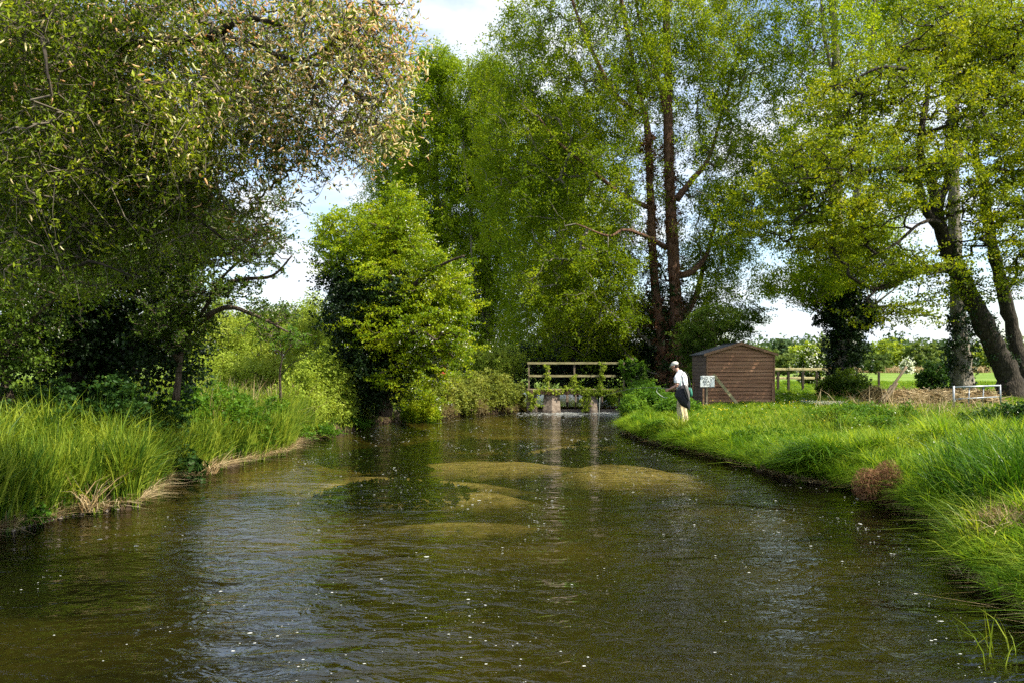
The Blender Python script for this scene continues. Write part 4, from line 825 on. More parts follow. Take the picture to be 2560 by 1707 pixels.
# leaning plank
a, c = P(1783, 935, Ys - .25), P(1853, 1021, Ys - .75); dd = c - a; Lp = np.linalg.norm(dd); z_ = dd / Lp; x_ = np.cross(z_, [0, 1, 0]); x_ /= np.linalg.norm(x_); y_ = np.cross(z_, x_); R = np.stack([x_, y_, z_], 1)
b = MB(); b.box((a + c) / 2, .115, .035, Lp, R=R); o = b.build('wooden_plank', M['oldwood'], None, bevel=.004); props(o, 'pale timber plank leaning diagonally against the shed front', 'plank')
a2, c2 = P(1690, 1, 1), None
# leaning pale post left of shed corner behind the angler
a, c = P(1735, 955, 33.4), P(1727, 1008, 33.4)
b = MB(); b.tube([c, a], [.05, .045], 6); o = b.build('wooden_stake', M['trim'], None); props(o, 'short brown stake standing by the shaded side of the shed', 'stake')

# ---- sign
Yg = 30.6; sg = F / Yg
sx, sz = (1768.5 - 1280) / sg, CH + (HY - 952.5) / sg
m, n, l, p = mat('sign_white'); p.inputs['Base Color'].default_value = (.78, .80, .76, 1); p.inputs['Roughness'].default_value = .45; M['signw'] = m
m, n, l, p = mat('sign_black'); p.inputs['Base Color'].default_value = (.012, .014, .014, 1); p.inputs['Roughness'].default_value = .5; M['ink'] = m
sign = thing('notice_sign', 'white sign reading END OF BEAT FIVE on a post in front of the shed', 'sign', (sx, Yg, .45))
b = MB(); b.box((sx, Yg, sz), .545, .012, .425); b.build('sign_board', M['signw'], sign, bevel=.003)
b = MB(); b.box((sx - .145, Yg + .045, .45 + (sz - .15 - .45) / 2), .065, .05, sz - .15 - .45 + .25); b.build('post', M['trim'], sign, bevel=.004)
b = MB(); b.box((sx - .01, Yg + .055, .45 + (sz - .12 - .45) / 2), .075, .06, sz - .12 - .45 + .25); b.build('post', M['oldwoodv'], sign, bevel=.004)
for txt, dz in (('END OF', .115), ('BEAT', -.012), ('FIVE', -.137)):
    cu = bpy.data.curves.new('lettering', 'FONT'); cu.body = txt; cu.size = .145; cu.align_x = 'CENTER'; cu.align_y = 'CENTER'; cu.extrude = .0015; cu.offset = .0008; cu.space_character = 1.12
    o_ = bpy.data.objects.new('lettering', cu); o = bpy.data.objects.new('lettering', bpy.data.meshes.new_from_object(o_)); o.data.name = 'lettering'; o['kind'] = 'stuff'; o.rotation_euler = (math.radians(90), 0, 0); o.data.materials.clear(); o.data.materials.append(M['ink']); COL.objects.link(o); o.parent = sign
    o.location = Vector((sx, Yg - .0085, sz + dz)) - sign.location

# ---- footbridge
Yb = 37.0; sb = F / Yb
def bx(px): return (px - 1280) / sb
def bz(py): return CH + (HY - py) / sb
br = thing('footbridge', 'ivy-draped wooden footbridge on concrete piers over the weir', 'footbridge', (bx(1440), Yb + .5, 0))
for yy in (Yb,):
    for z, pa, pb in ((bz(907), 1318, 1550), (bz(939), 1322, 1540)):
        for xa, xb in ((bx(pa), bx(1436)), (bx(1436) + .01, bx(pb))):
            b = MB(); b.box(((xa + xb) / 2, yy - .03, z), xb - xa, .045, .10, jit=.004); b.build('rail', M['oldwood'], br, bevel=.004)
    for px in (1372, 1436, 1502, 1560, 1322):
        b = MB(); b.box((bx(px), yy + .035, (bz(905) + bz(972)) / 2), .07, .07, bz(905) - bz(972)); b.build('post', M['oldwoodv'], br, bevel=.004)
zd = bz(975)
for i in range(33):
    x = bx(1318) + .08 + i * .145
    b = MB(); b.box((x, Yb + .62, zd + .02), .135, 1.45, .04, jit=.003); b.build('deck_plank', M['oldwoodv'], br)
for yy in (Yb - .06, Yb + 1.28):
    b = MB(); b.box(((bx(1325) + bx(1575)) / 2, yy, zd - .11), bx(1575) - bx(1325), .12, .17, jit=.01); b.build('beam', M['rustbeam'], br, bevel=.01)
for px, w in ((1385, .90), (1480, .72)):
    x = bx(px); v = []
    for z, sx_, y0, y1 in ((-.5, w * .68, -.25, 1.5), (0.12, w * .60, -.2, 1.45), (zd - .21, w * .5, 0.0, 1.35)):
        v += [[x - sx_, Yb + y0 + .1, z], [x - sx_ * .2, Yb + y0 - .12, z], [x + sx_ * .55, Yb + y0, z], [x + sx_ * .6, Yb + y1, z], [x - sx_ * .9, Yb + y1, z]]
    q = [[r * 5 + j, r * 5 + (j + 1) % 5, (r + 1) * 5 + (j + 1) % 5, (r + 1) * 5 + j] for r in range(2) for j in range(5)]
    b = MB(); b.add(v, q); b.build('pier', M['concrete'], br, bevel=.02)
for px in (1330, 1568):
    b = MB(); b.box((bx(px), Yb + .65, .3), .5, 1.5, zd - .2 + .5, taper=.9); b.build('abutment', M['concrete'], br, bevel=.02)
b = MB(); b.box((bx(1440), Yb + .72, -.06), bx(1568) - bx(1330), .9, .4); b.build('weir_sill', M['concrete'], br, bevel=.03)
for px, w in ((1424, .12), (1446, .07), (1515, .07)):
    b = MB(); b.box((bx(px), Yb + 1.6, .55), w, .1, 1.1); b.build('sluice_post', M['concrete'], br, bevel=.006)
# ivy on the bridge
def strip(root, C, per, sig, L, m, seed, name='ivy'):
    foliage(np.random.default_rng(seed), np.array(C), root, M[m], per, sig, L, L * .85, .2, True, name=name)
rng = np.random.default_rng(211)
C = [[bx(1368) + rng.normal(0, .04), Yb - .08, bz(t)] for t in np.linspace(912, 972, 14)]
C += [[bx(1502) + rng.normal(0, .10), Yb - .08, bz(t)] for t in np.linspace(905, 975, 26)]
C += [[bx(1436) - .04 - max(0, (t - 945)) * -.006, Yb - .08, bz(t)] for t in np.linspace(938, 972, 8)]
C += [[bx(1436) - .35 + (970 - t) * .012, Yb - .05, bz(t)] for t in np.linspace(940, 970, 8)]
C += [[bx(x), Yb - .12 + rng.normal(0, .04), zd + .02 + rng.normal(0, .05)] for x in np.linspace(1345, 1575, 70)]
C += [[bx(x), Yb - .16, zd - .12 + rng.normal(0, .06)] for x in np.linspace(1455, 1580, 60)]
C += [[bx(1462) + rng.normal(0, .10), Yb - .25, bz(t)] for t in np.linspace(985, 1026, 26)]
C += [[bx(1330) + rng.normal(0, .15), Yb - .2, bz(t)] for t in np.linspace(975, 1020, 26)]
strip(br, C, 30, (.08, .06, .08), .065, 'scrub', 212)
mound = thing('ivy_mound', 'rounded ivy mound smothering the end post of the footbridge rail', 'ivy', (bx(1580), Yb, zd))
b = MB(); b.box((bx(1580), Yb + .05, (bz(895) + .4) / 2), .12, .12, bz(895) - .4); b.build('post', M['oldwoodv'], mound)
C = lobe_pts(rng, [(1580, 916, Yb, 36, 24, .5), (1590, 935, Yb, 34, 30, .5)], 90, 3); strip(mound, C, 60, (.10, .10, .09), .07, 'herb', 213)
C = lobe_pts(rng, [(1580, 926, Yb, 26, 24, .3)], 40, 3); strip(mound, C, 50, (.10, .10, .09), .07, 'ivy', 214, 'dark_ivy')
# concrete block on the far bank
b = MB(); c = P(1002, 1040, 31.2); b.box(c, .46, .5, .5, taper=.96, jit=.02); o = b.build('concrete_block', M['concrete'], None, bevel=.015); props(o, 'pale weathered concrete block at the water edge under the hawthorn', 'concrete block')

# ---- post and rail fence
Yf = 46; sf = F / Yf
M['postdark'] = surf('dark_post', [(.02, .016, .012), (.05, .038, .028), (.09, .07, .05)], (12, 12, 3), .9, .4, .006)
fe = thing('post_and_rail_fence', 'post and rail fence with dark posts running right from behind the shed', 'fence', ((1990 - 1280) / sf, Yf, .5))
for px in (1945, 1971, 2007, 2042, 2072):
    y = Yf + (px - 1940) * .02; s = F / y; b = MB(); b.box(((px - 1280) / s, y, 1.05), .13, .12, 1.55); b.build('post', M['postdark'], fe, bevel=.008)
for py in (922, 944):
    for pa, pb in ((1925, 1971), (1972, 2042), (2043, 2080)):
        a = P(pa, py, Yf + (pa - 1940) * .02 + .1); c = P(pb, py + .5, Yf + (pb - 1940) * .02 + .1)
        b = MB(); b.tube([a, c], [(.075, .02), (.075, .02)], 4, lat=(0, 0, 1)); b.build('rail', M['oldwood'], fe)
for px, lb in ((2197, 'lone brown fence post in the meadow behind the leaning posts'), (2068, 'dark fence post close against the ivy-clad poplar')):
    y = 55; b = MB(); c = P(px, 946, y); b.box(c, .13, .13, .95); o = b.build('fence_post', M['postdark'], None, bevel=.01); props(o, lb, 'post')

# ---- galvanised gate
Yt = 29.0; st = F / Yt
gate = thing('metal_gate', 'galvanised tubular field gate behind dry stems near the alder', 'gate', ((2440 - 1280) / st, Yt, .5))
def gp(px, py, y=Yt): return P(px, py, y)
def bar(nm, a, c, r=.024): b = MB(); b.tube([a, c], [r, r], 8); b.build(nm, M['galv'], gate, smooth=True)
bar('top_rail', gp(2385, 967), gp(2500, 963), .032); bar('rail', gp(2388, 997), gp(2496, 991)); bar('rail', gp(2384, 1025), gp(2496, 1016))
bar('upright', gp(2384, 964), gp(2384, 1027), .04); bar('upright', gp(2500, 961), gp(2502, 1016), .03)
bar('upright', gp(2423, 968, 29.05), gp(2421, 1022, 29.05), .022); bar('upright', gp(2459, 966, 29.05), gp(2456, 1018, 29.05), .022)
bar('brace', gp(2390, 996), gp(2372, 1030, Yt + .2), .018)

# ---- leaning posts, brushwood
for lb, a, c, r in (('longest grey pole leaning up out of the brushwood', (2266, 916), (2196, 1006), .05), ('short split post leaning beside the long grey pole', (2242, 956), (2206, 1008), .06), ('thin mossy pole leaning lowest beside the brushwood heap', (2228, 962), (2190, 1015), .035)):
    b = MB(); b.tube(smooth_path([P(*c, 30), P((a[0] + c[0]) / 2 + 2, (a[1] + c[1]) / 2, 30.1), P(*a, 30.2)], 4), [r] * 9, 7); o = b.build('leaning_pole', M['oldwoodv'], None, smooth=True); props(o, lb, 'pole', 'old poles leaning by the brushwood')
def sticks(name, lb, C, axis, n, L, r, m, seed, cat='brushwood', spread=.6):
    rng = np.random.default_rng(seed); k = rng.integers(0, len(C), n); c = C[k] + rng.normal(0, .05, (n, 3)); d = nrm(np.array(axis) + rng.normal(0, spread, (n, 3))); l_ = L * rng.uniform(.5, 1.3, (n, 1)); rr = r * rng.uniform(.6, 1.4, n)
    v, q = frusta(c - d * l_ / 2, c + d * l_ / 2, rr, rr * .6, 3); o = mesh_np(name, v, q, m, None, np.repeat(rng.random(n), 3)); props(o, lb, cat, None, 'stuff')
rng = np.random.default_rng(221)
c0 = P(2186, 980, 32); a_ = nrm(rng.normal(0, 1, (400, 3))); a_[:, 2] = abs(a_[:, 2])
sticks('brushwood_heap', 'conical heap of cut brown brushwood beside the leaning poles', c0 + a_ * np.array([.42, .4, .55]) * rng.random((400, 1)) ** .3 - [0, 0, .4], (0, 0, .6), 2600, .35, .008, M['twiggy'], 222)
C = np.stack([np.linspace(P(2215, 1, 32)[0], P(2470, 1, 32)[0], 300), rng.normal(32, .15, 300), np.zeros(300)], 1); ang = rng.uniform(0, math.pi, 300); C[:, 2] = .55 + np.sin(ang) * .52; C[:, 1] += np.cos(ang) * .45
sticks('brushwood_bundle', 'long low bundle of dry brushwood lying behind the dead stems', C, (1, 0, 0), 5200, .6, .014, M['dead'], 223, spread=.3)

# ================================================================== BANK VEGETATION
rng = np.random.default_rng(301)
def scatter(n, x0, x1, y0, y1, f, ypow=1.0):
    y = y0 + (y1 - y0) * rng.random(n) ** ypow; x = rng.uniform(x0, x1, n); k = f(x, y); x, y = x[k], y[k]
    return x, y, ground_z(x, y)
def tuft(x, y, s=1.0): return np.clip(.5 + .5 * (np.sin(x * 2.9 * s + 1.7 * np.sin(y * 1.9 * s)) * np.sin(y * 2.6 * s + 1.2 * np.sin(x * 2.2 * s + 1))), 0, 1)
def tufts(name, label, cat, x, y, z, per, rad, h, wd, lean, curl, m, seed, scl=None, face=None, nv=6, parent=None, dirn=None):
    rng = np.random.default_rng(seed); srcs = []
    for _ in range(nv):
        a = rng.uniform(0, 6.283, per); u = np.sqrt(rng.random(per)) * rad
        o = blades(rng, np.stack([np.cos(a) * u, np.sin(a) * u, np.full(per, -.02)], 1), h, wd, lean, curl, 'tuft', m, tone=np.clip(rng.normal(.5, .28, per), 0, 1), dirn=dirn); COL.objects.unlink(o); srcs.append(o)
    n = len(x); rz = rng.uniform(0, 6.283, n) if face is None else face + rng.normal(0, .45, n)
    rot = np.stack([rng.normal(0, .07, n), rng.normal(0, .07, n), rz], 1); sc_ = (1 if scl is None else scl) * rng.uniform(.75, 1.25, n)
    o = scatter_on(name, np.stack([x, y, z], 1), rot, sc_, rng.integers(0, nv, n), srcs, parent); props(o, label, cat, None, 'stuff'); return o
# right bank turf
def onright(x, y): return (x > xbank(RB, y) - .02)
x, y, z = scatter(11000, 4, 20, 15, 33, lambda x, y: onright(x, y) & (x / y < .72)); h = .10 + .16 * tuft(x, y, .8) + .22 * np.exp(-np.maximum(x - xbank(RB, y), 0) / .5); k = ~((x > xl - .1) & (x < xr + .1) & (y > Ys - .1) & (y < Ys + D + .1))
tufts('meadow_grass', 'sunlit meadow grass in front of and around the shed', 'grass', x[k], y[k], z[k], 34, .14, 1.0, .06, .25, .5, M['grass'], 331, h[k])
x, y, z = scatter(9000, 5, 45, 33, 75, lambda x, y: onright(x, y) & (x / y < .75)); 
k = ~((x > xl - .1) & (x < xr + .1) & (y > Ys - .1) & (y < Ys + D + .1)); x, y, z = x[k], y[k], z[k]
tufts('far_grass', 'taller grass running back under the trees to the meadow', 'grass', x, y, z, 34, .30, 1.0, .08, .35, .6, M['grass'], 332, .28)
x, y, z = scatter(11000, 3.8, 13.5, 5, 16.5, lambda x, y: onright(x, y) & (x / y < .72) & (np.random.default_rng(3).random(len(x)) < .9)); h = (.24 + .36 * tuft(x, y, .9) + .14 * rng.random(len(x))) * np.clip(.65 + (x - xbank(RB, y)) * .3, .6, 1.3) * np.interp(y, [10, 13, 16], [1, .85, .6])
tufts('long_grass', 'long arching grass on the near grassy bank', 'grass', x, y, z, 36, .10, 1.0, .034, .22, .55, M['grass'], 333, h)
# seed-heads and dull green fine bents among the long grass
x, y, z = scatter(9000, 5.5, 13, 9, 22, lambda x, y: onright(x, y) & (tuft(x, y, .35) > .35)); blades(rng, np.stack([x, y, z], 1), .72, .006, .35, .5, 'seeding_bents', M['reed'], label='fine dull-green bents standing above the long grass', cat='grass')
# overhanging fringe
t = rng.random(1500); yb = 4 + 23 * t ** .9; xb_ = xbank(RB, yb) + rng.normal(.08, .10, len(yb))
tufts('overhanging_grass', 'grass fringe drooping over the water along the grassy bank', 'grass', xb_, yb, np.maximum(ground_z(xb_, yb), .10), 40, .12, 1.0, .026, .35, .7, M['grass'], 334, .20 + .20 * tuft(xb_, yb, 1.2), face=.35, dirn=(-.45, 0, 0))
t = rng.random(5000); yb = 6 + 20 * t; xb_ = xbank(RB, yb) + rng.normal(.02, .08, len(yb))
blades(rng, np.stack([xb_, yb, np.maximum(ground_z(xb_, yb) - .05, .02)], 1), .16, .009, .5, 1.0, 'dead_thatch', M['dead'], dirn=(-.5, -.15, 0), label='brown dead thatch hanging under the grass fringe', cat='grass')
def clump(name, lb, px, py, n, rad, h, wd, m, cat, lean=.3, curl=.5, Y=None, zz=None, group=None, dirn=None):
    Y = Y or CH * F / (py - HY); c = P(px, py, Y); a = rng.uniform(0, 6.283, n); u = np.sqrt(rng.random(n)) * rad; x = c[0] + np.cos(a) * u; y = c[1] + np.sin(a) * u
    z = np.maximum(ground_z(x, y), -.1) if zz is None else np.full(n, zz)
    o = blades(rng, np.stack([x, y, z], 1), h, wd, lean, curl, name, M[m], dirn=dirn); props(o, lb, cat, group, 'thing')
    o['kind'] = 'stuff'; return o
clump('sedge_tussock', 'dark green upright sedge tussock on the near bank at the edge of view', 2545, 1330, 1500, .55, .95, .014, 'sedgedark', 'sedge', .25, .3, Y=9.3)
clump('sedge_tussock', 'second dark sedge tussock a little behind on the near bank', 2440, 1250, 1100, .5, .85, .013, 'sedgedark', 'sedge', .25, .35, Y=11)
clump('grass_tussock', 'blue-green grass tussock arching into the water halfway along the bank', 2040, 1185, 1300, .35, .55, .011, 'sedgedark', 'grass', .6, 1.1, Y=15.0, dirn=(-.6, -.5, 0))
c = P(2205, 1215, 12.3); c[2] = .32; nn = 7500; r5 = np.random.default_rng(55); dd_ = nrm(r5.normal(0, 1, (nn, 3))); V, Fc, tn = leaves(r5, c + dd_ * r5.random((nn, 1)) ** .4 * np.array([.36, .30, .33]) * (1 + .25 * np.sin(dd_[:, :1] * 5)), .11, .007, D=dd_ * .5 + np.array([0, 0, -1.0]), up=0)
props(mesh_np('dead_tussock', V, Fc, M['reddead'], None, tn), 'red-brown ball of matted dead roots overhanging the bank', 'dead grass', None, 'stuff')
clump('dead_tussock', 'straw and orange dead grass tuft on the near bank corner', 2520, 1395, 700, .3, .38, .010, 'dead', 'dead grass', .3, .4, Y=8.3)
clump('grass_tussock', 'small bright sedge tuft on the muddy point by the water', 2440, 1385, 260, .14, .55, .012, 'reed', 'grass', .4, .5, Y=8.35)
clump('reed_tuft', 'pale green sedge tuft at the water edge below the angler', 1693, 1112, 260, .16, .75, .014, 'reed', 'sedge', .25, .4, Y=21.3)
clump('reed_tuft', 'few green blades poking up from the very bottom corner of the river bank', 2500, 1700, 16, .25, .36, .009, 'reed', 'sedge', .3, .3, Y=5.9, zz=-.05)
# leafy plants on the right bank
herb('nettle_bed', 'tall fresh-green nettles between footbridge and angler', [(1610, 950, 30.5, 60, 2.0), (1580, 985, 28.5, 30, 1.4), (1690, 985, 27, 45, 1.5)], 1100, 30, (.11, .11, .07), .08, .045, 'herb', 302, cat='nettles', hgt=4)
herb('dock_clump', 'bright leafy plants spilling over the corner of the bank below the angler', [(1590, 1040, 25, 30, .6), (1640, 1050, 23, 40, .6), (1670, 1075, 21.9, 30, .4), (1620, 1070, 23.2, 40, .4)], 480, 24, (.09, .09, .05), .085, .045, 'herb', 303, cat='plants', hgt=3)
herb('leafy_mound', 'leafy green mound rising from the grass right of the shed', [(2110, 1005, 21.5, 90, .9), (2180, 1030, 19.5, 80, .8), (2230, 1000, 21, 60, .8)], 700, 26, (.10, .10, .06), .06, .035, 'herb', 304, cat='plants', hgt=3)
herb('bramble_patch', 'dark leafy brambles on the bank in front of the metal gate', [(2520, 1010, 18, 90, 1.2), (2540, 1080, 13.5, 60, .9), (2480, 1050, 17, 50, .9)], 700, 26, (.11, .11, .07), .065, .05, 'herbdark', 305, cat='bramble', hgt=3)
herb('bramble_patch', 'brambles around the foot of the ivy-clad poplar trunk', [(2110, 925, 38.5, 60, 1.0), (2150, 960, 37, 40, .8)], 330, 30, (.15, .15, .1), .09, .065, 'hawdark', 306, cat='bramble', hgt=3)
herb('cow_parsley', 'white cow parsley in the shaded grass right of the shed', [(1990, 1000, 34, 90, 3), (2080, 1000, 36, 60, 3)], 200, 8, (.06, .06, .02), .05, .05, 'blossom', 307, cat='flowers', hgt=1, smat='herb')
x = rng.uniform(P(2140, 0, 26)[0], P(2480, 0, 26)[0], 900); y = 26 + rng.uniform(-3.5, 4, 900)
blades(rng, np.stack([x, y, ground_z(x, y)], 1)[::2], .85, .012, .5, .3, 'dry_stems', M['dead'], label='bleached dead stems standing in front of the brushwood and gate', cat='dry stems')
for i_, (lb, pt, lf, n_) in enumerate((('broad weeds mixed in the long grass beside the dark sedge tussocks', [(2350, 1150, 13.2, 60, .6), (2420, 1120, 14.5, 60, .7)], 'herb', 260),
        ('low leafy weeds along the top of the bank midway to the angler', [(1900, 1090, 18.5, 70, .5), (1990, 1110, 17, 60, .5)], 'herb', 240), ('yellowish leafy weeds behind the red-brown dead roots', [(2230, 1090, 14.5, 60, .5)], 'scrub', 150),
        ('dark leafy weeds at the very edge of view above the muddy point', [(2540, 1230, 9.6, 40, .4), (2560, 1130, 11, 40, .5)], 'herbdark', 200))):
    herb('bank_weeds', lb, pt, n_, 18, (.07, .07, .05), .06, .035, lf, 340 + i_, cat='weeds', hgt=2)
# flowers
def dots(name, lb, cat, n, x0, x1, y0, y1, hz, size, m, f=onright):
    x, y, z = scatter(n, x0, x1, y0, y1, f); k = tuft(x * 1.3 + 2, y * 1.1, .6) > .45; c = np.stack([x, y, z + hz * rng.uniform(.7, 1.2, len(x))], 1)[k]
    V, Fc, tn = leaves(rng, np.repeat(c, 2, 0), size, size, up=2); props(mesh_np(name, V, Fc, M[m], None, tn), lb, cat, None, 'stuff')
dots('buttercups', 'yellow buttercups dotted through the sunlit grass by the shed', 'flowers', 420, 5, 13, 20, 30, .30, .035, 'butter')
dots('daisies', 'small white flowers in the grass around the shed', 'flowers', 420, 6, 16, 24, 40, .28, .035, 'blossom')
dots('white_weeds', 'white flower heads scattered in the long grass of the near bank', 'flowers', 90, 6, 11, 9, 18, .6, .03, 'blossom')
dots('fallen_petals', 'patch of white petals lying on the grass right of the shed', 'petals', 900, 11.2, 12.8, 30.3, 31.3, .22, .03, 'blossom')

# left bank sedges
def onleft(x, y): return (x < xbank(LB, y) + .05)
x, y, z = scatter(7500, -14, -5, 8, 23.8, lambda x, y: onleft(x, y) & (x / y > -.72) & (x > xbank(LB, y) - 4.5), 1.05); d = xbank(LB, y) - x
h = (.72 + .42 * tuft(x, y, .6)) * np.clip(.8 + d * .1, .7, 1.1)
tufts('sedge_bed', 'dense bed of green sedges along the left bank', 'sedge', x, y, z, 30, .11, 1.0, .019, .13, .32, M['reed'], 335, h)
t = rng.random(1300); yb = 9.6 + 13.7 * t; xb_ = xbank(LB, yb) - np.abs(rng.normal(0, .22, len(yb))); k = tuft(xb_, yb, 1.6) + rng.random(len(yb)) * .5 > .45; xb_, yb = xb_[k], yb[k]
tufts('water_sedge', 'upright sedge blades standing at the water edge of the left bank', 'sedge', xb_, yb, np.zeros(len(yb)), 24, .09, 1.0, .021, .08, .22, M['reed'], 336, .92)
t = rng.random(3800); yb = 9.5 + 14 * t; xb_ = xbank(LB, yb) - np.abs(rng.normal(0, .16, len(yb))) + .03
blades(rng, np.stack([xb_, yb, np.full(len(yb), .0)], 1), .30, .012, .5, 1.0, 'broken_sedge', M['dead'], label='broken straw-coloured sedge stems at the foot of the left bank', cat='dry stems', dirn=(.6, -.3, 0))
clump('dead_reed_clump', 'leaning bundle of straw-coloured dead reeds at the near left bank', 225, 1290, 40, .12, .6, .016, 'dead', 'dead reeds', .35, .6, Y=11.5, zz=.05, group=None)
clump('dead_reed_clump', 'bent dead reed stems curling over beside the broad-leaved plant', 520, 1195, 60, .2, .5, .016, 'dead', 'dead reeds', .5, 1.2, Y=15.6, zz=.05)
herb('broad_leaved_plant', 'dark broad-leaved plant among the sedges at the left water edge', [(430, 1065, 15.3, 40, .35), (460, 1120, 15.0, 30, .25)], 60, 14, (.10, .10, .07), .17, .075, 'herbdark', 311, cat='plant', hgt=3, over=.3)
herb('mint_patch', 'low bright leaves at the very corner of the left bank', [(110, 1255, 10.7, 60, .25)], 70, 16, (.06, .06, .03), .06, .04, 'herb', 312, cat='plant', hgt=2, over=.2)
x, y, z = scatter(1500, -13, -6, 17, 27, lambda x, y: onleft(x, y) & (x > xbank(LB, y) - 4) & (x / y > -.5)); blades(rng, np.stack([x, y, z], 1), 1.25, .012, .2, .3, 'straw_stems', M['dead'], label='pale dry stems standing above the greenery behind the left sedges', cat='dry stems')
x, y, z = scatter(12000, -14, -4, 22, 34, lambda x, y: onleft(x, y) & (x > xbank(LB, y) - 5)); blades(rng, np.stack([x, y, z], 1), .5, .018, .3, .6, 'bank_grass', M['reed'], label='rough grass along the far left bank below the hawthorn', cat='grass')
x, y, z = scatter(16000, -60, -5, 24, 90, lambda x, y: onleft(x, y) & (x / y > -.7)); blades(rng, np.stack([x, y, z], 1), .5, .05, .3, .6, 'rough_meadow', M['reed'], label='rough meadow behind the scrub on the left side', cat='grass')
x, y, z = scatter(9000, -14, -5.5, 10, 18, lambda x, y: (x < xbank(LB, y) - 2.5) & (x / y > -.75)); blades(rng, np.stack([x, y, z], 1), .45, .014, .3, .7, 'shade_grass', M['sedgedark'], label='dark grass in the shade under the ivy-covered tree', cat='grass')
# stones along the near left waterline
sm = surf('wet_stone', [(.10, .08, .06), (.22, .18, .14), (.34, .29, .24)], (9, 9, 9), .7, .3, .01)
for j in range(22):
    y = 10.35 + j * .085 + rng.normal(0, .01); xx_ = float(xbank(LB, np.array(y))) + .04 + rng.normal(0, .02); b = MB(); b.ball((xx_, y, .012), (rng.uniform(.018, .05), rng.uniform(.02, .04), rng.uniform(.012, .025)), 7, 5)
    o = b.build('stone', sm, None, smooth=True); props(o, 'small flat stone in the wet line of stones along the near left waterline', 'stone', 'stones along the near left waterline')

# ================================================================== THE ANGLER
def plain(name, col, rough=.8, spec=.2):
    m, n, l, p = mat(name); p.inputs['Base Color'].default_value = (*col, 1); p.inputs['Roughness'].default_value = rough; p.inputs['Specular IOR Level'].default_value = spec; return m
M['skin'] = surf('skin', [(.38, .19, .13), (.48, .26, .18), (.55, .31, .22)], (20, 20, 20), .55, .1, .002, spec=.4)
M['hair'] = plain('hair', (.03, .022, .016)); M['khaki'] = surf('khaki_trousers', [(.36, .28, .15), (.50, .41, .25), (.58, .49, .32)], (5, 5, 9), .9, .8, .03)
M['cap'] = surf('cap_cloth', [(.40, .40, .34), (.52, .52, .45), (.6, .6, .54)], (12, 12, 12), .9, .2, .003)
M['net'] = surf('black_net', [(.006, .006, .008), (.016, .016, .02), (.04, .04, .045)], (30, 30, 14), .7, .9, .01); M['netgrey'] = surf('grey_net', [(.06, .055, .05), (.13, .12, .11), (.2, .19, .17)], (40, 40, 25), .8, .6, .01)
M['black'] = plain('black_rubber', (.012, .012, .013), .5); M['bottle'] = plain('green_pouch', (.03, .16, .11), .6, .3)
m, n, l, p = mat('checked_shirt')    # printed check: white with thin teal, pink and grey stripes
tcn = n.new('ShaderNodeTexCoord'); sp_ = n.new('ShaderNodeSeparateXYZ'); l.new(tcn.outputs['Object'], sp_.inputs[0]); cur = None
def stripe(src, freq, ph, wd):
    a = n.new('ShaderNodeMath'); a.operation = 'MULTIPLY_ADD'; a.inputs[1].default_value = freq; a.inputs[2].default_value = ph; l.new(src, a.inputs[0])
    f = n.new('ShaderNodeMath'); f.operation = 'FRACT'; l.new(a.outputs[0], f.inputs[0]); g = n.new('ShaderNodeMath'); g.operation = 'LESS_THAN'; g.inputs[1].default_value = wd; l.new(f.outputs[0], g.inputs[0]); return g.outputs[0]
add = n.new('ShaderNodeMath'); add.operation = 'ADD'; l.new(sp_.outputs[0], add.inputs[0]); l.new(sp_.outputs[1], add.inputs[1])
base = None
for src, fr_, ph, wd, col in ((add.outputs[0], 9, 0, .16, (.32, .50, .48)), (add.outputs[0], 9, .5, .10, (.50, .36, .36)), (sp_.outputs[2], 8, .2, .12, (.36, .44, .46))):
    mxn = n.new('ShaderNodeMix'); mxn.data_type = 'RGBA'; l.new(stripe(src, fr_, ph, wd), mxn.inputs[0])
    if base is None: mxn.inputs[6].default_value = (.76, .77, .77, 1)
    else: l.new(base, mxn.inputs[6])
    mxn.inputs[7].default_value = (*col, 1); base = mxn.outputs[2]
l.new(base, p.inputs['Base Color']); p.inputs['Roughness'].default_value = .9; M['shirt'] = m

MX, MY = 4.72, 22.0; MG = .50; FW = np.array([-.80, .60, 0]); RT = np.array([.60, .80, 0]); UPV = np.array([0, 0, 1.0])
def B_(f, r, z): return np.array([MX, MY, MG]) + FW * f + RT * r + UPV * z
man = thing('person', 'angler in cap, checked shirt and khaki trousers standing on the grassy bank', 'person', (MX, MY, MG))
AX = np.stack([FW, RT, UPV], 1)
def loft(b, rows, k=14):
    """rows: (f, r, z, half-depth, half-width)"""
    pts = [B_(f, r, z) for f, r, z, _, _ in rows]; b.tube(pts, [(w * 1.1, d * 1.12) for *_, d, w in rows], k, lat=RT)
b = MB()
loft(b, [(0, 0, .86, .10, .15), (0, 0, .96, .12, .17), (.02, 0, 1.08, .115, .155), (.05, 0, 1.22, .125, .175), (.07, 0, 1.36, .12, .19), (.09, 0, 1.44, .09, .15), (.12, 0, 1.49, .06, .07)])
b.tube([B_(.09, 0, 1.44), B_(.15, 0, 1.52), B_(.20, 0, 1.60)], [.062, .056, .058], 12)
HX = nrm(FW * .93 - UPV * .38); HZ = nrm(np.cross(HX, -RT)) ; HZ = HZ if HZ[2] > 0 else -HZ; HA = np.stack([HX, RT, HZ], 1); hc = B_(.235, 0, 1.655)
def H_(f, r, z): return hc + HX * f + RT * r + HZ * z
b.ball(hc + HZ * .02, (.100, .078, .105), 16, 12, HA); b.ball(H_(.035, 0, -.065), (.062, .056, .058), 12, 8, HA); b.ball(H_(.075, 0, -.098), (.025, .026, .02), 8, 6, HA)
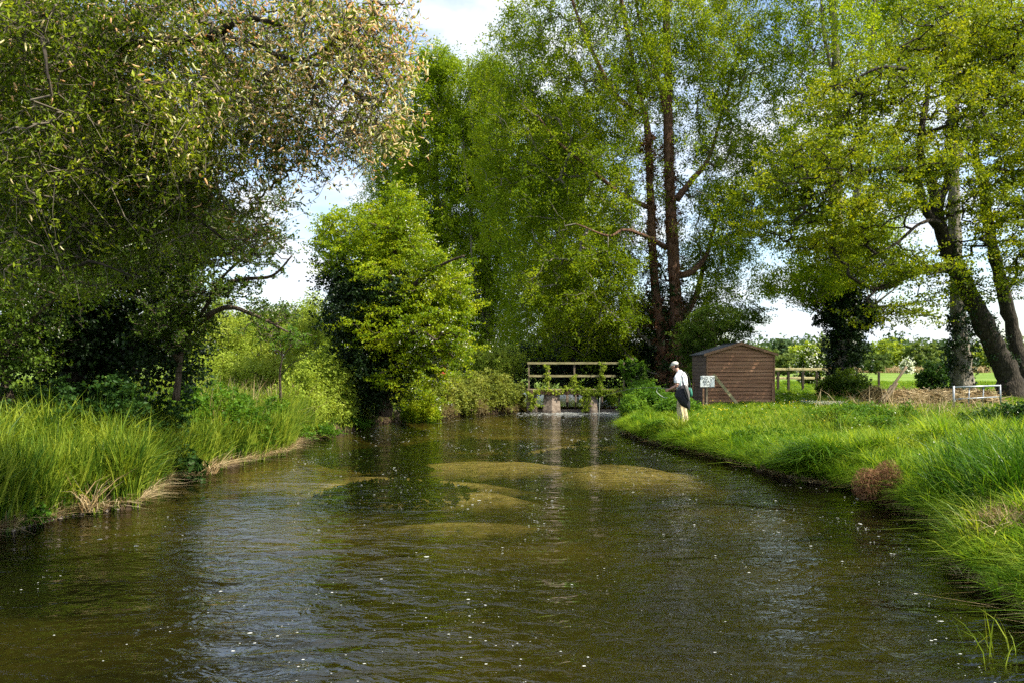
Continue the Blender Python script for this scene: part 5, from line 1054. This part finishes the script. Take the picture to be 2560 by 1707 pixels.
b.tube([H_(.092, 0, .03), H_(.108, 0, -.005), H_(.118, 0, -.024)], [.010, .014, .015], 8); b.ball(H_(.096, 0, -.06), (.012, .024, .010), 8, 6, HA)
b.tube([H_(.088, -.04, .034), H_(.098, 0, .036), H_(.088, .04, .034)], [.010, .012, .010], 6)
for s in (-1, 1): b.ball(H_(-.005, s * .080, -.005), (.020, .010, .032), 8, 6, HA)
def arm(pts, rr): b.tube(smooth_path([B_(*q) for q in pts], 4), np.interp(np.linspace(0, 1, 4 * (len(pts) - 1) + 1), np.linspace(0, 1, len(rr)), rr), 10)
arm([(.07, -.17, 1.41), (.08, -.235, 1.30), (.06, -.25, 1.13)], [.058, .052, .042]); arm([(.06, -.25, 1.13), (.20, -.25, 1.05), (.325, -.215, 1.0)], [.042, .042, .027])
arm([(.07, .17, 1.41), (.10, .24, 1.29), (.12, .24, 1.13)], [.058, .052, .042]); arm([(.12, .24, 1.13), (.27, .14, 1.06), (.37, .0, 1.01)], [.042, .042, .027])
def hand(c, d, nrmv, sgn):
    """palm, four curled fingers of different lengths, thumb from the side near the wrist"""
    d = nrm(np.array(d)); nv = nrm(np.array(nrmv) - d * (np.array(nrmv) @ d)); sd = np.cross(d, nv) * sgn; c = np.array(c)
    b.tube([c - d * .01, c + d * .04, c + d * .085], [(.030, .017), (.040, .018), (.040, .014)], 10, lat=sd)
    for i, Lf in enumerate((.070, .080, .074, .058)):
        o = c + d * .078 + sd * (.030 - i * .020); p1 = o + d * Lf * .45 + nv * .006; p2 = p1 + d * Lf * .15 + nv * Lf * .38; p3 = p2 - d * Lf * .22 + nv * Lf * .16
        b.tube([o, p1, p2, p3], [.0095, .009, .0085, .007], 6)
    o = c + d * .012 + sd * .026; b.tube([o, o + d * .028 + sd * .026 + nv * .01, o + d * .052 + sd * .022 + nv * .032], [.012, .010, .008], 6)
hand(B_(.325, -.215, 1.0), FW * .95 - UPV * .2 + RT * .2, RT, 1)
hand(B_(.37, .0, 1.01), FW * .9 - RT * .35 - UPV * .1, -UPV * .8 - RT * .4, 1)
for s in (-1, 1):
    b.tube(smooth_path([B_(0, s * .09, .92), B_(.04, s * .12, .50), B_(-.02, s * .13, .09)], 4), [.095, .09, .08, .07, .06, .062, .058, .048, .042], 12)
    b.tube([B_(-.05, s * .13, .06), B_(.05, s * .14, .05), B_(.17, s * .15, .035)], [(.042, .05), (.046, .045), (.038, .028)], 10, lat=RT)
b.build('body', M['skin'], man, smooth=True, remesh=.009)
b = MB()   # shirt
loft(b, [(0, 0, .90, .125, .178), (0, 0, .98, .138, .190), (.015, 0, 1.08, .138, .180), (.045, 0, 1.22, .146, .198), (.06, 0, 1.35, .144, .212), (.085, 0, 1.44, .112, .175), (.11, 0, 1.485, .078, .09), (.13, 0, 1.51, .07, .075)], 16)
b.tube(smooth_path([B_(.07, -.14, 1.40), B_(.08, -.23, 1.32), B_(.07, -.255, 1.19)], 4), np.linspace(.078, .068, 9), 12)
b.tube(smooth_path([B_(.07, .14, 1.40), B_(.10, .235, 1.31), B_(.11, .25, 1.19)], 4), np.linspace(.078, .068, 9), 12)
b.build('shirt', M['shirt'], man, smooth=True, remesh=.012)
b = MB()   # trousers
loft(b, [(0, 0, .80, .12, .17), (0, 0, .90, .132, .182), (0, 0, .985, .128, .176)], 16)
for s in (-1, 1): b.tube(smooth_path([B_(0, s * .088, .93), B_(.01, s * .10, .72), B_(.035, s * .115, .50), B_(0, s * .125, .26), B_(-.02, s * .13, .10)], 3), [.115, .115, .112, .106, .1, .096, .092, .090, .092, .092, .09, .088, .086], 14)
b.build('trousers', M['khaki'], man, smooth=True, remesh=.012)
b = MB()
for s in (-1, 1): b.tube([B_(-.06, s * .13, .065), B_(.05, s * .14, .055), B_(.19, s * .15, .04)], [(.052, .065), (.055, .055), (.045, .035)], 10, lat=RT)
b.build('boot', M['black'], man, smooth=True)
b = MB(); b.ball(hc + HZ * .055 - HX * .008, (.112, .092, .078), 18, 10, HA)
for t in range(1): b.tube([H_(.085, 0, .045), H_(.135, 0, .035), H_(.175, 0, .018)], [(.072, .008), (.066, .006), (.03, .004)], 12, lat=RT)
b.build('cap', M['cap'], man, smooth=True)
b = MB(); b.ball(H_(-.038, 0, -.01), (.070, .079, .075), 14, 8, HA); b.build('hair', M['hair'], man, smooth=True)
b = MB(); b.tube([B_(.285, -.222, 1.012), B_(.31, -.217, 1.004)], [.034, .033], 12); b.build('watch', M['black'], man, smooth=True)
b = MB(); b.tube([B_(.03, .0, 1.50), B_(.10, -.03, 1.515), B_(.11, -.06, 1.47)], [.018, .016, .012], 8); b.tube([B_(.02, .05, 1.50), B_(.0, -.02, 1.46), B_(-.04, -.06, 1.40)], [.014, .014, .010], 8); b.build('sunglasses_cord', M['black'], man, smooth=True)

def inflate(b, outl, y, th, n=6, tilt=0):
    outl = np.array([P(px, py, y) for px, py in outl]); o = smooth_path(np.vstack([outl, outl[:1]]), 4)[:-1]; k = len(o); c = o.mean(0); v = []; 
    prof = [1.0, .94, .8, .6, .35, .12]
    rings = [(s, math.sqrt(max(0, 1 - s * s))) for s in prof]
    for s, h in reversed(rings): v += [c + (q - c) * s + np.array([0, -th * h, 0]) for q in o]
    for s, h in rings[1:]: v += [c + (q - c) * s + np.array([0, th * h * .6, 0]) for q in o]
    m_ = len(v) // k; q = [[r * k + j, (r + 1) * k + j, (r + 1) * k + (j + 1) % k, r * k + (j + 1) % k] for r in range(m_ - 1) for j in range(k)]
    v += [v[0] * 0 + c + [0, -th, 0], c + [0, th * .6, 0]]; t = [[m_ * k, j, (j + 1) % k] for j in range(k)] + [[m_ * k + 1, (m_ - 1) * k + (j + 1) % k, (m_ - 1) * k + j] for j in range(k)]
    b.add(v, q, t)
net = thing('landing_net', 'black landing net with hoop slung on the angler back', 'landing net', P(1705, 985, 21.75))
b = MB(); inflate(b, [(1707, 961), (1696, 968), (1688, 984), (1687, 990), (1693, 999), (1703, 1013), (1718, 1021), (1724, 1026), (1725.5, 1012), (1724, 998), (1716, 984), (1712, 970)], 21.72, .10); o = b.build('net_bag', M['net'], net, smooth=True)
b = MB(); inflate(b, [(1707, 960), (1710, 972), (1713, 984), (1719, 997), (1724, 1002), (1724, 988), (1722, 974), (1717, 962)], 21.62, .05); b.build('net_mesh', M['netgrey'], net, smooth=True)
hp = smooth_path([P(px, py, yy) for px, py, yy in ((1709, 960, 21.64), (1705, 948, 21.66), (1704.5, 937, 21.70), (1707, 930, 21.76), (1711, 928.5, 21.80), (1717, 932, 21.80), (1722, 942, 21.78), (1725.5, 958, 21.74), (1725.5, 974, 21.70), (1722, 992, 21.66))], 5)
b = MB(); b.tube(hp, np.full(len(hp), .0085), 8); b.build('hoop', M['black'], net, smooth=True)
hp = smooth_path([P(1708, 955, 21.60), P(1715, 975, 21.56), P(1722, 996, 21.60)], 4); b = MB(); b.tube(hp, np.full(len(hp), .014), 8); b.build('handle', M['black'], net, smooth=True)
pch = thing('shoulder_pouch', 'small green pouch hanging at the angler hip behind the net', 'pouch', P(1724, 980, 21.9))
b = MB(); inflate(b, [(1719, 969), (1727, 968), (1730.5, 977), (1731, 988), (1727, 992), (1720, 988)], 21.86, .09); b.build('pouch_body', M['bottle'], pch, smooth=True)
b = MB(); b.tube(smooth_path([P(1722, 969, 21.84), P(1714, 950, 21.80), P(1706, 932, 21.84)], 4), np.full(9, .010), 6); b.build('strap', M['black'], pch, smooth=True)
rod = thing('fishing_rod', 'thin dark fly rod held out over the river by the angler', 'fishing rod', B_(.40, -.03, 1.0))
h0 = B_(.30, .02, 1.02); tip = np.array([(1500 - 1280) / F * 24.0, 24.0, CH + (HY - 992) / F * 24.0])
pts = np.array([h0 + (tip - h0) * t + np.array([0, 0, .14 * math.sin(math.pi * t)]) for t in np.linspace(0, 1, 16)])
M['rodm'] = plain('rod_varnish', (.06, .075, .05), .3, .5); M['cork'] = plain('cork', (.4, .28, .16)); M['line'] = plain('fly_line', (.62, .66, .55), .5)
b = MB(); b.tube(pts, np.linspace(.010, .0055, 16), 6); b.build('rod_blank', M['rodm'], rod, smooth=True)
b = MB(); d = nrm(pts[1] - pts[0]); b.tube([h0 - d * .10, h0 + d * .16], [.014, .012], 10); b.build('grip', M['cork'], rod, smooth=True)
b = MB(); b.ball(h0 - d * .12 - [0, 0, .05], (.042, .025, .042), 12, 8); b.build('reel', M['black'], rod, smooth=True)
ln = smooth_path([tip, (tip + np.array([-.02, .1, -.55])), np.array([tip[0] - .03, 24.3, .35]), np.array([tip[0] - .16, 24.5, .02])], 6)
b = MB(); b.tube(ln, np.full(len(ln), .0075), 5); b.build('line', M['line'], rod, smooth=True)
l2 = smooth_path([pts[3], pts[3] + [-.02, 0, -.12], pts[2] + [.02, -.05, -.26], pts[1] + [-.02, -.02, -.25]], 5); b = MB(); b.tube(l2, np.full(len(l2), .006), 5); b.build('slack_line', M['line'], rod, smooth=True)
# second person half hidden behind the hawthorn
pb = thing('person', 'person in red top half hidden behind the hawthorn sprays', 'person', (P(1106, 930, 39)[0], 39, .5))
M['red'] = plain('red_cloth', (.5, .07, .04)); M['cream'] = plain('cream_cloth', (.6, .58, .52)); c = P(1106, 916, 39)
b = MB(); x0, z0 = c[0], c[2]
b.tube([(x0, 39, .55), (x0, 39, 1.0), (x0, 39, 1.3), (x0, 39, z0 - .15), (x0, 39, z0 - .02), (x0, 39, z0 + .04)], [(.14, .1), (.15, .11), (.17, .12), (.20, .12), (.09, .08), (.055, .055)], 12, lat=(1, 0, 0))
b.ball((x0 + .05, 39, z0 + .16), (.085, .095, .115), 12, 8)
for s in (-1, 1): b.tube([(x0 + s * .19, 39, z0 - .1), (x0 + s * .24, 38.95, z0 - .38), (x0 + s * .15, 38.8, z0 - .6)], [.05, .042, .03], 8)
b.build('body', M['skin'], pb, smooth=True, remesh=.015)
b = MB(); b.tube([(x0, 39, 1.35), (x0, 39, z0 - .15), (x0, 39, z0 + .0)], [(.2, .14), (.23, .15), (.1, .09)], 12, lat=(1, 0, 0)); b.build('jacket', M['red'], pb, smooth=True)
b = MB(); b.tube([(x0, 39, .5), (x0, 39, 1.0), (x0, 39, 1.36)], [(.17, .13), (.18, .14), (.18, .14)], 12, lat=(1, 0, 0)); b.build('trousers', M['cream'], pb, smooth=True)
b = MB(); b.ball((x0 + .05, 39.02, z0 + .2), (.095, .10, .10), 12, 8); b.build('hat', M['red'], pb, smooth=True)
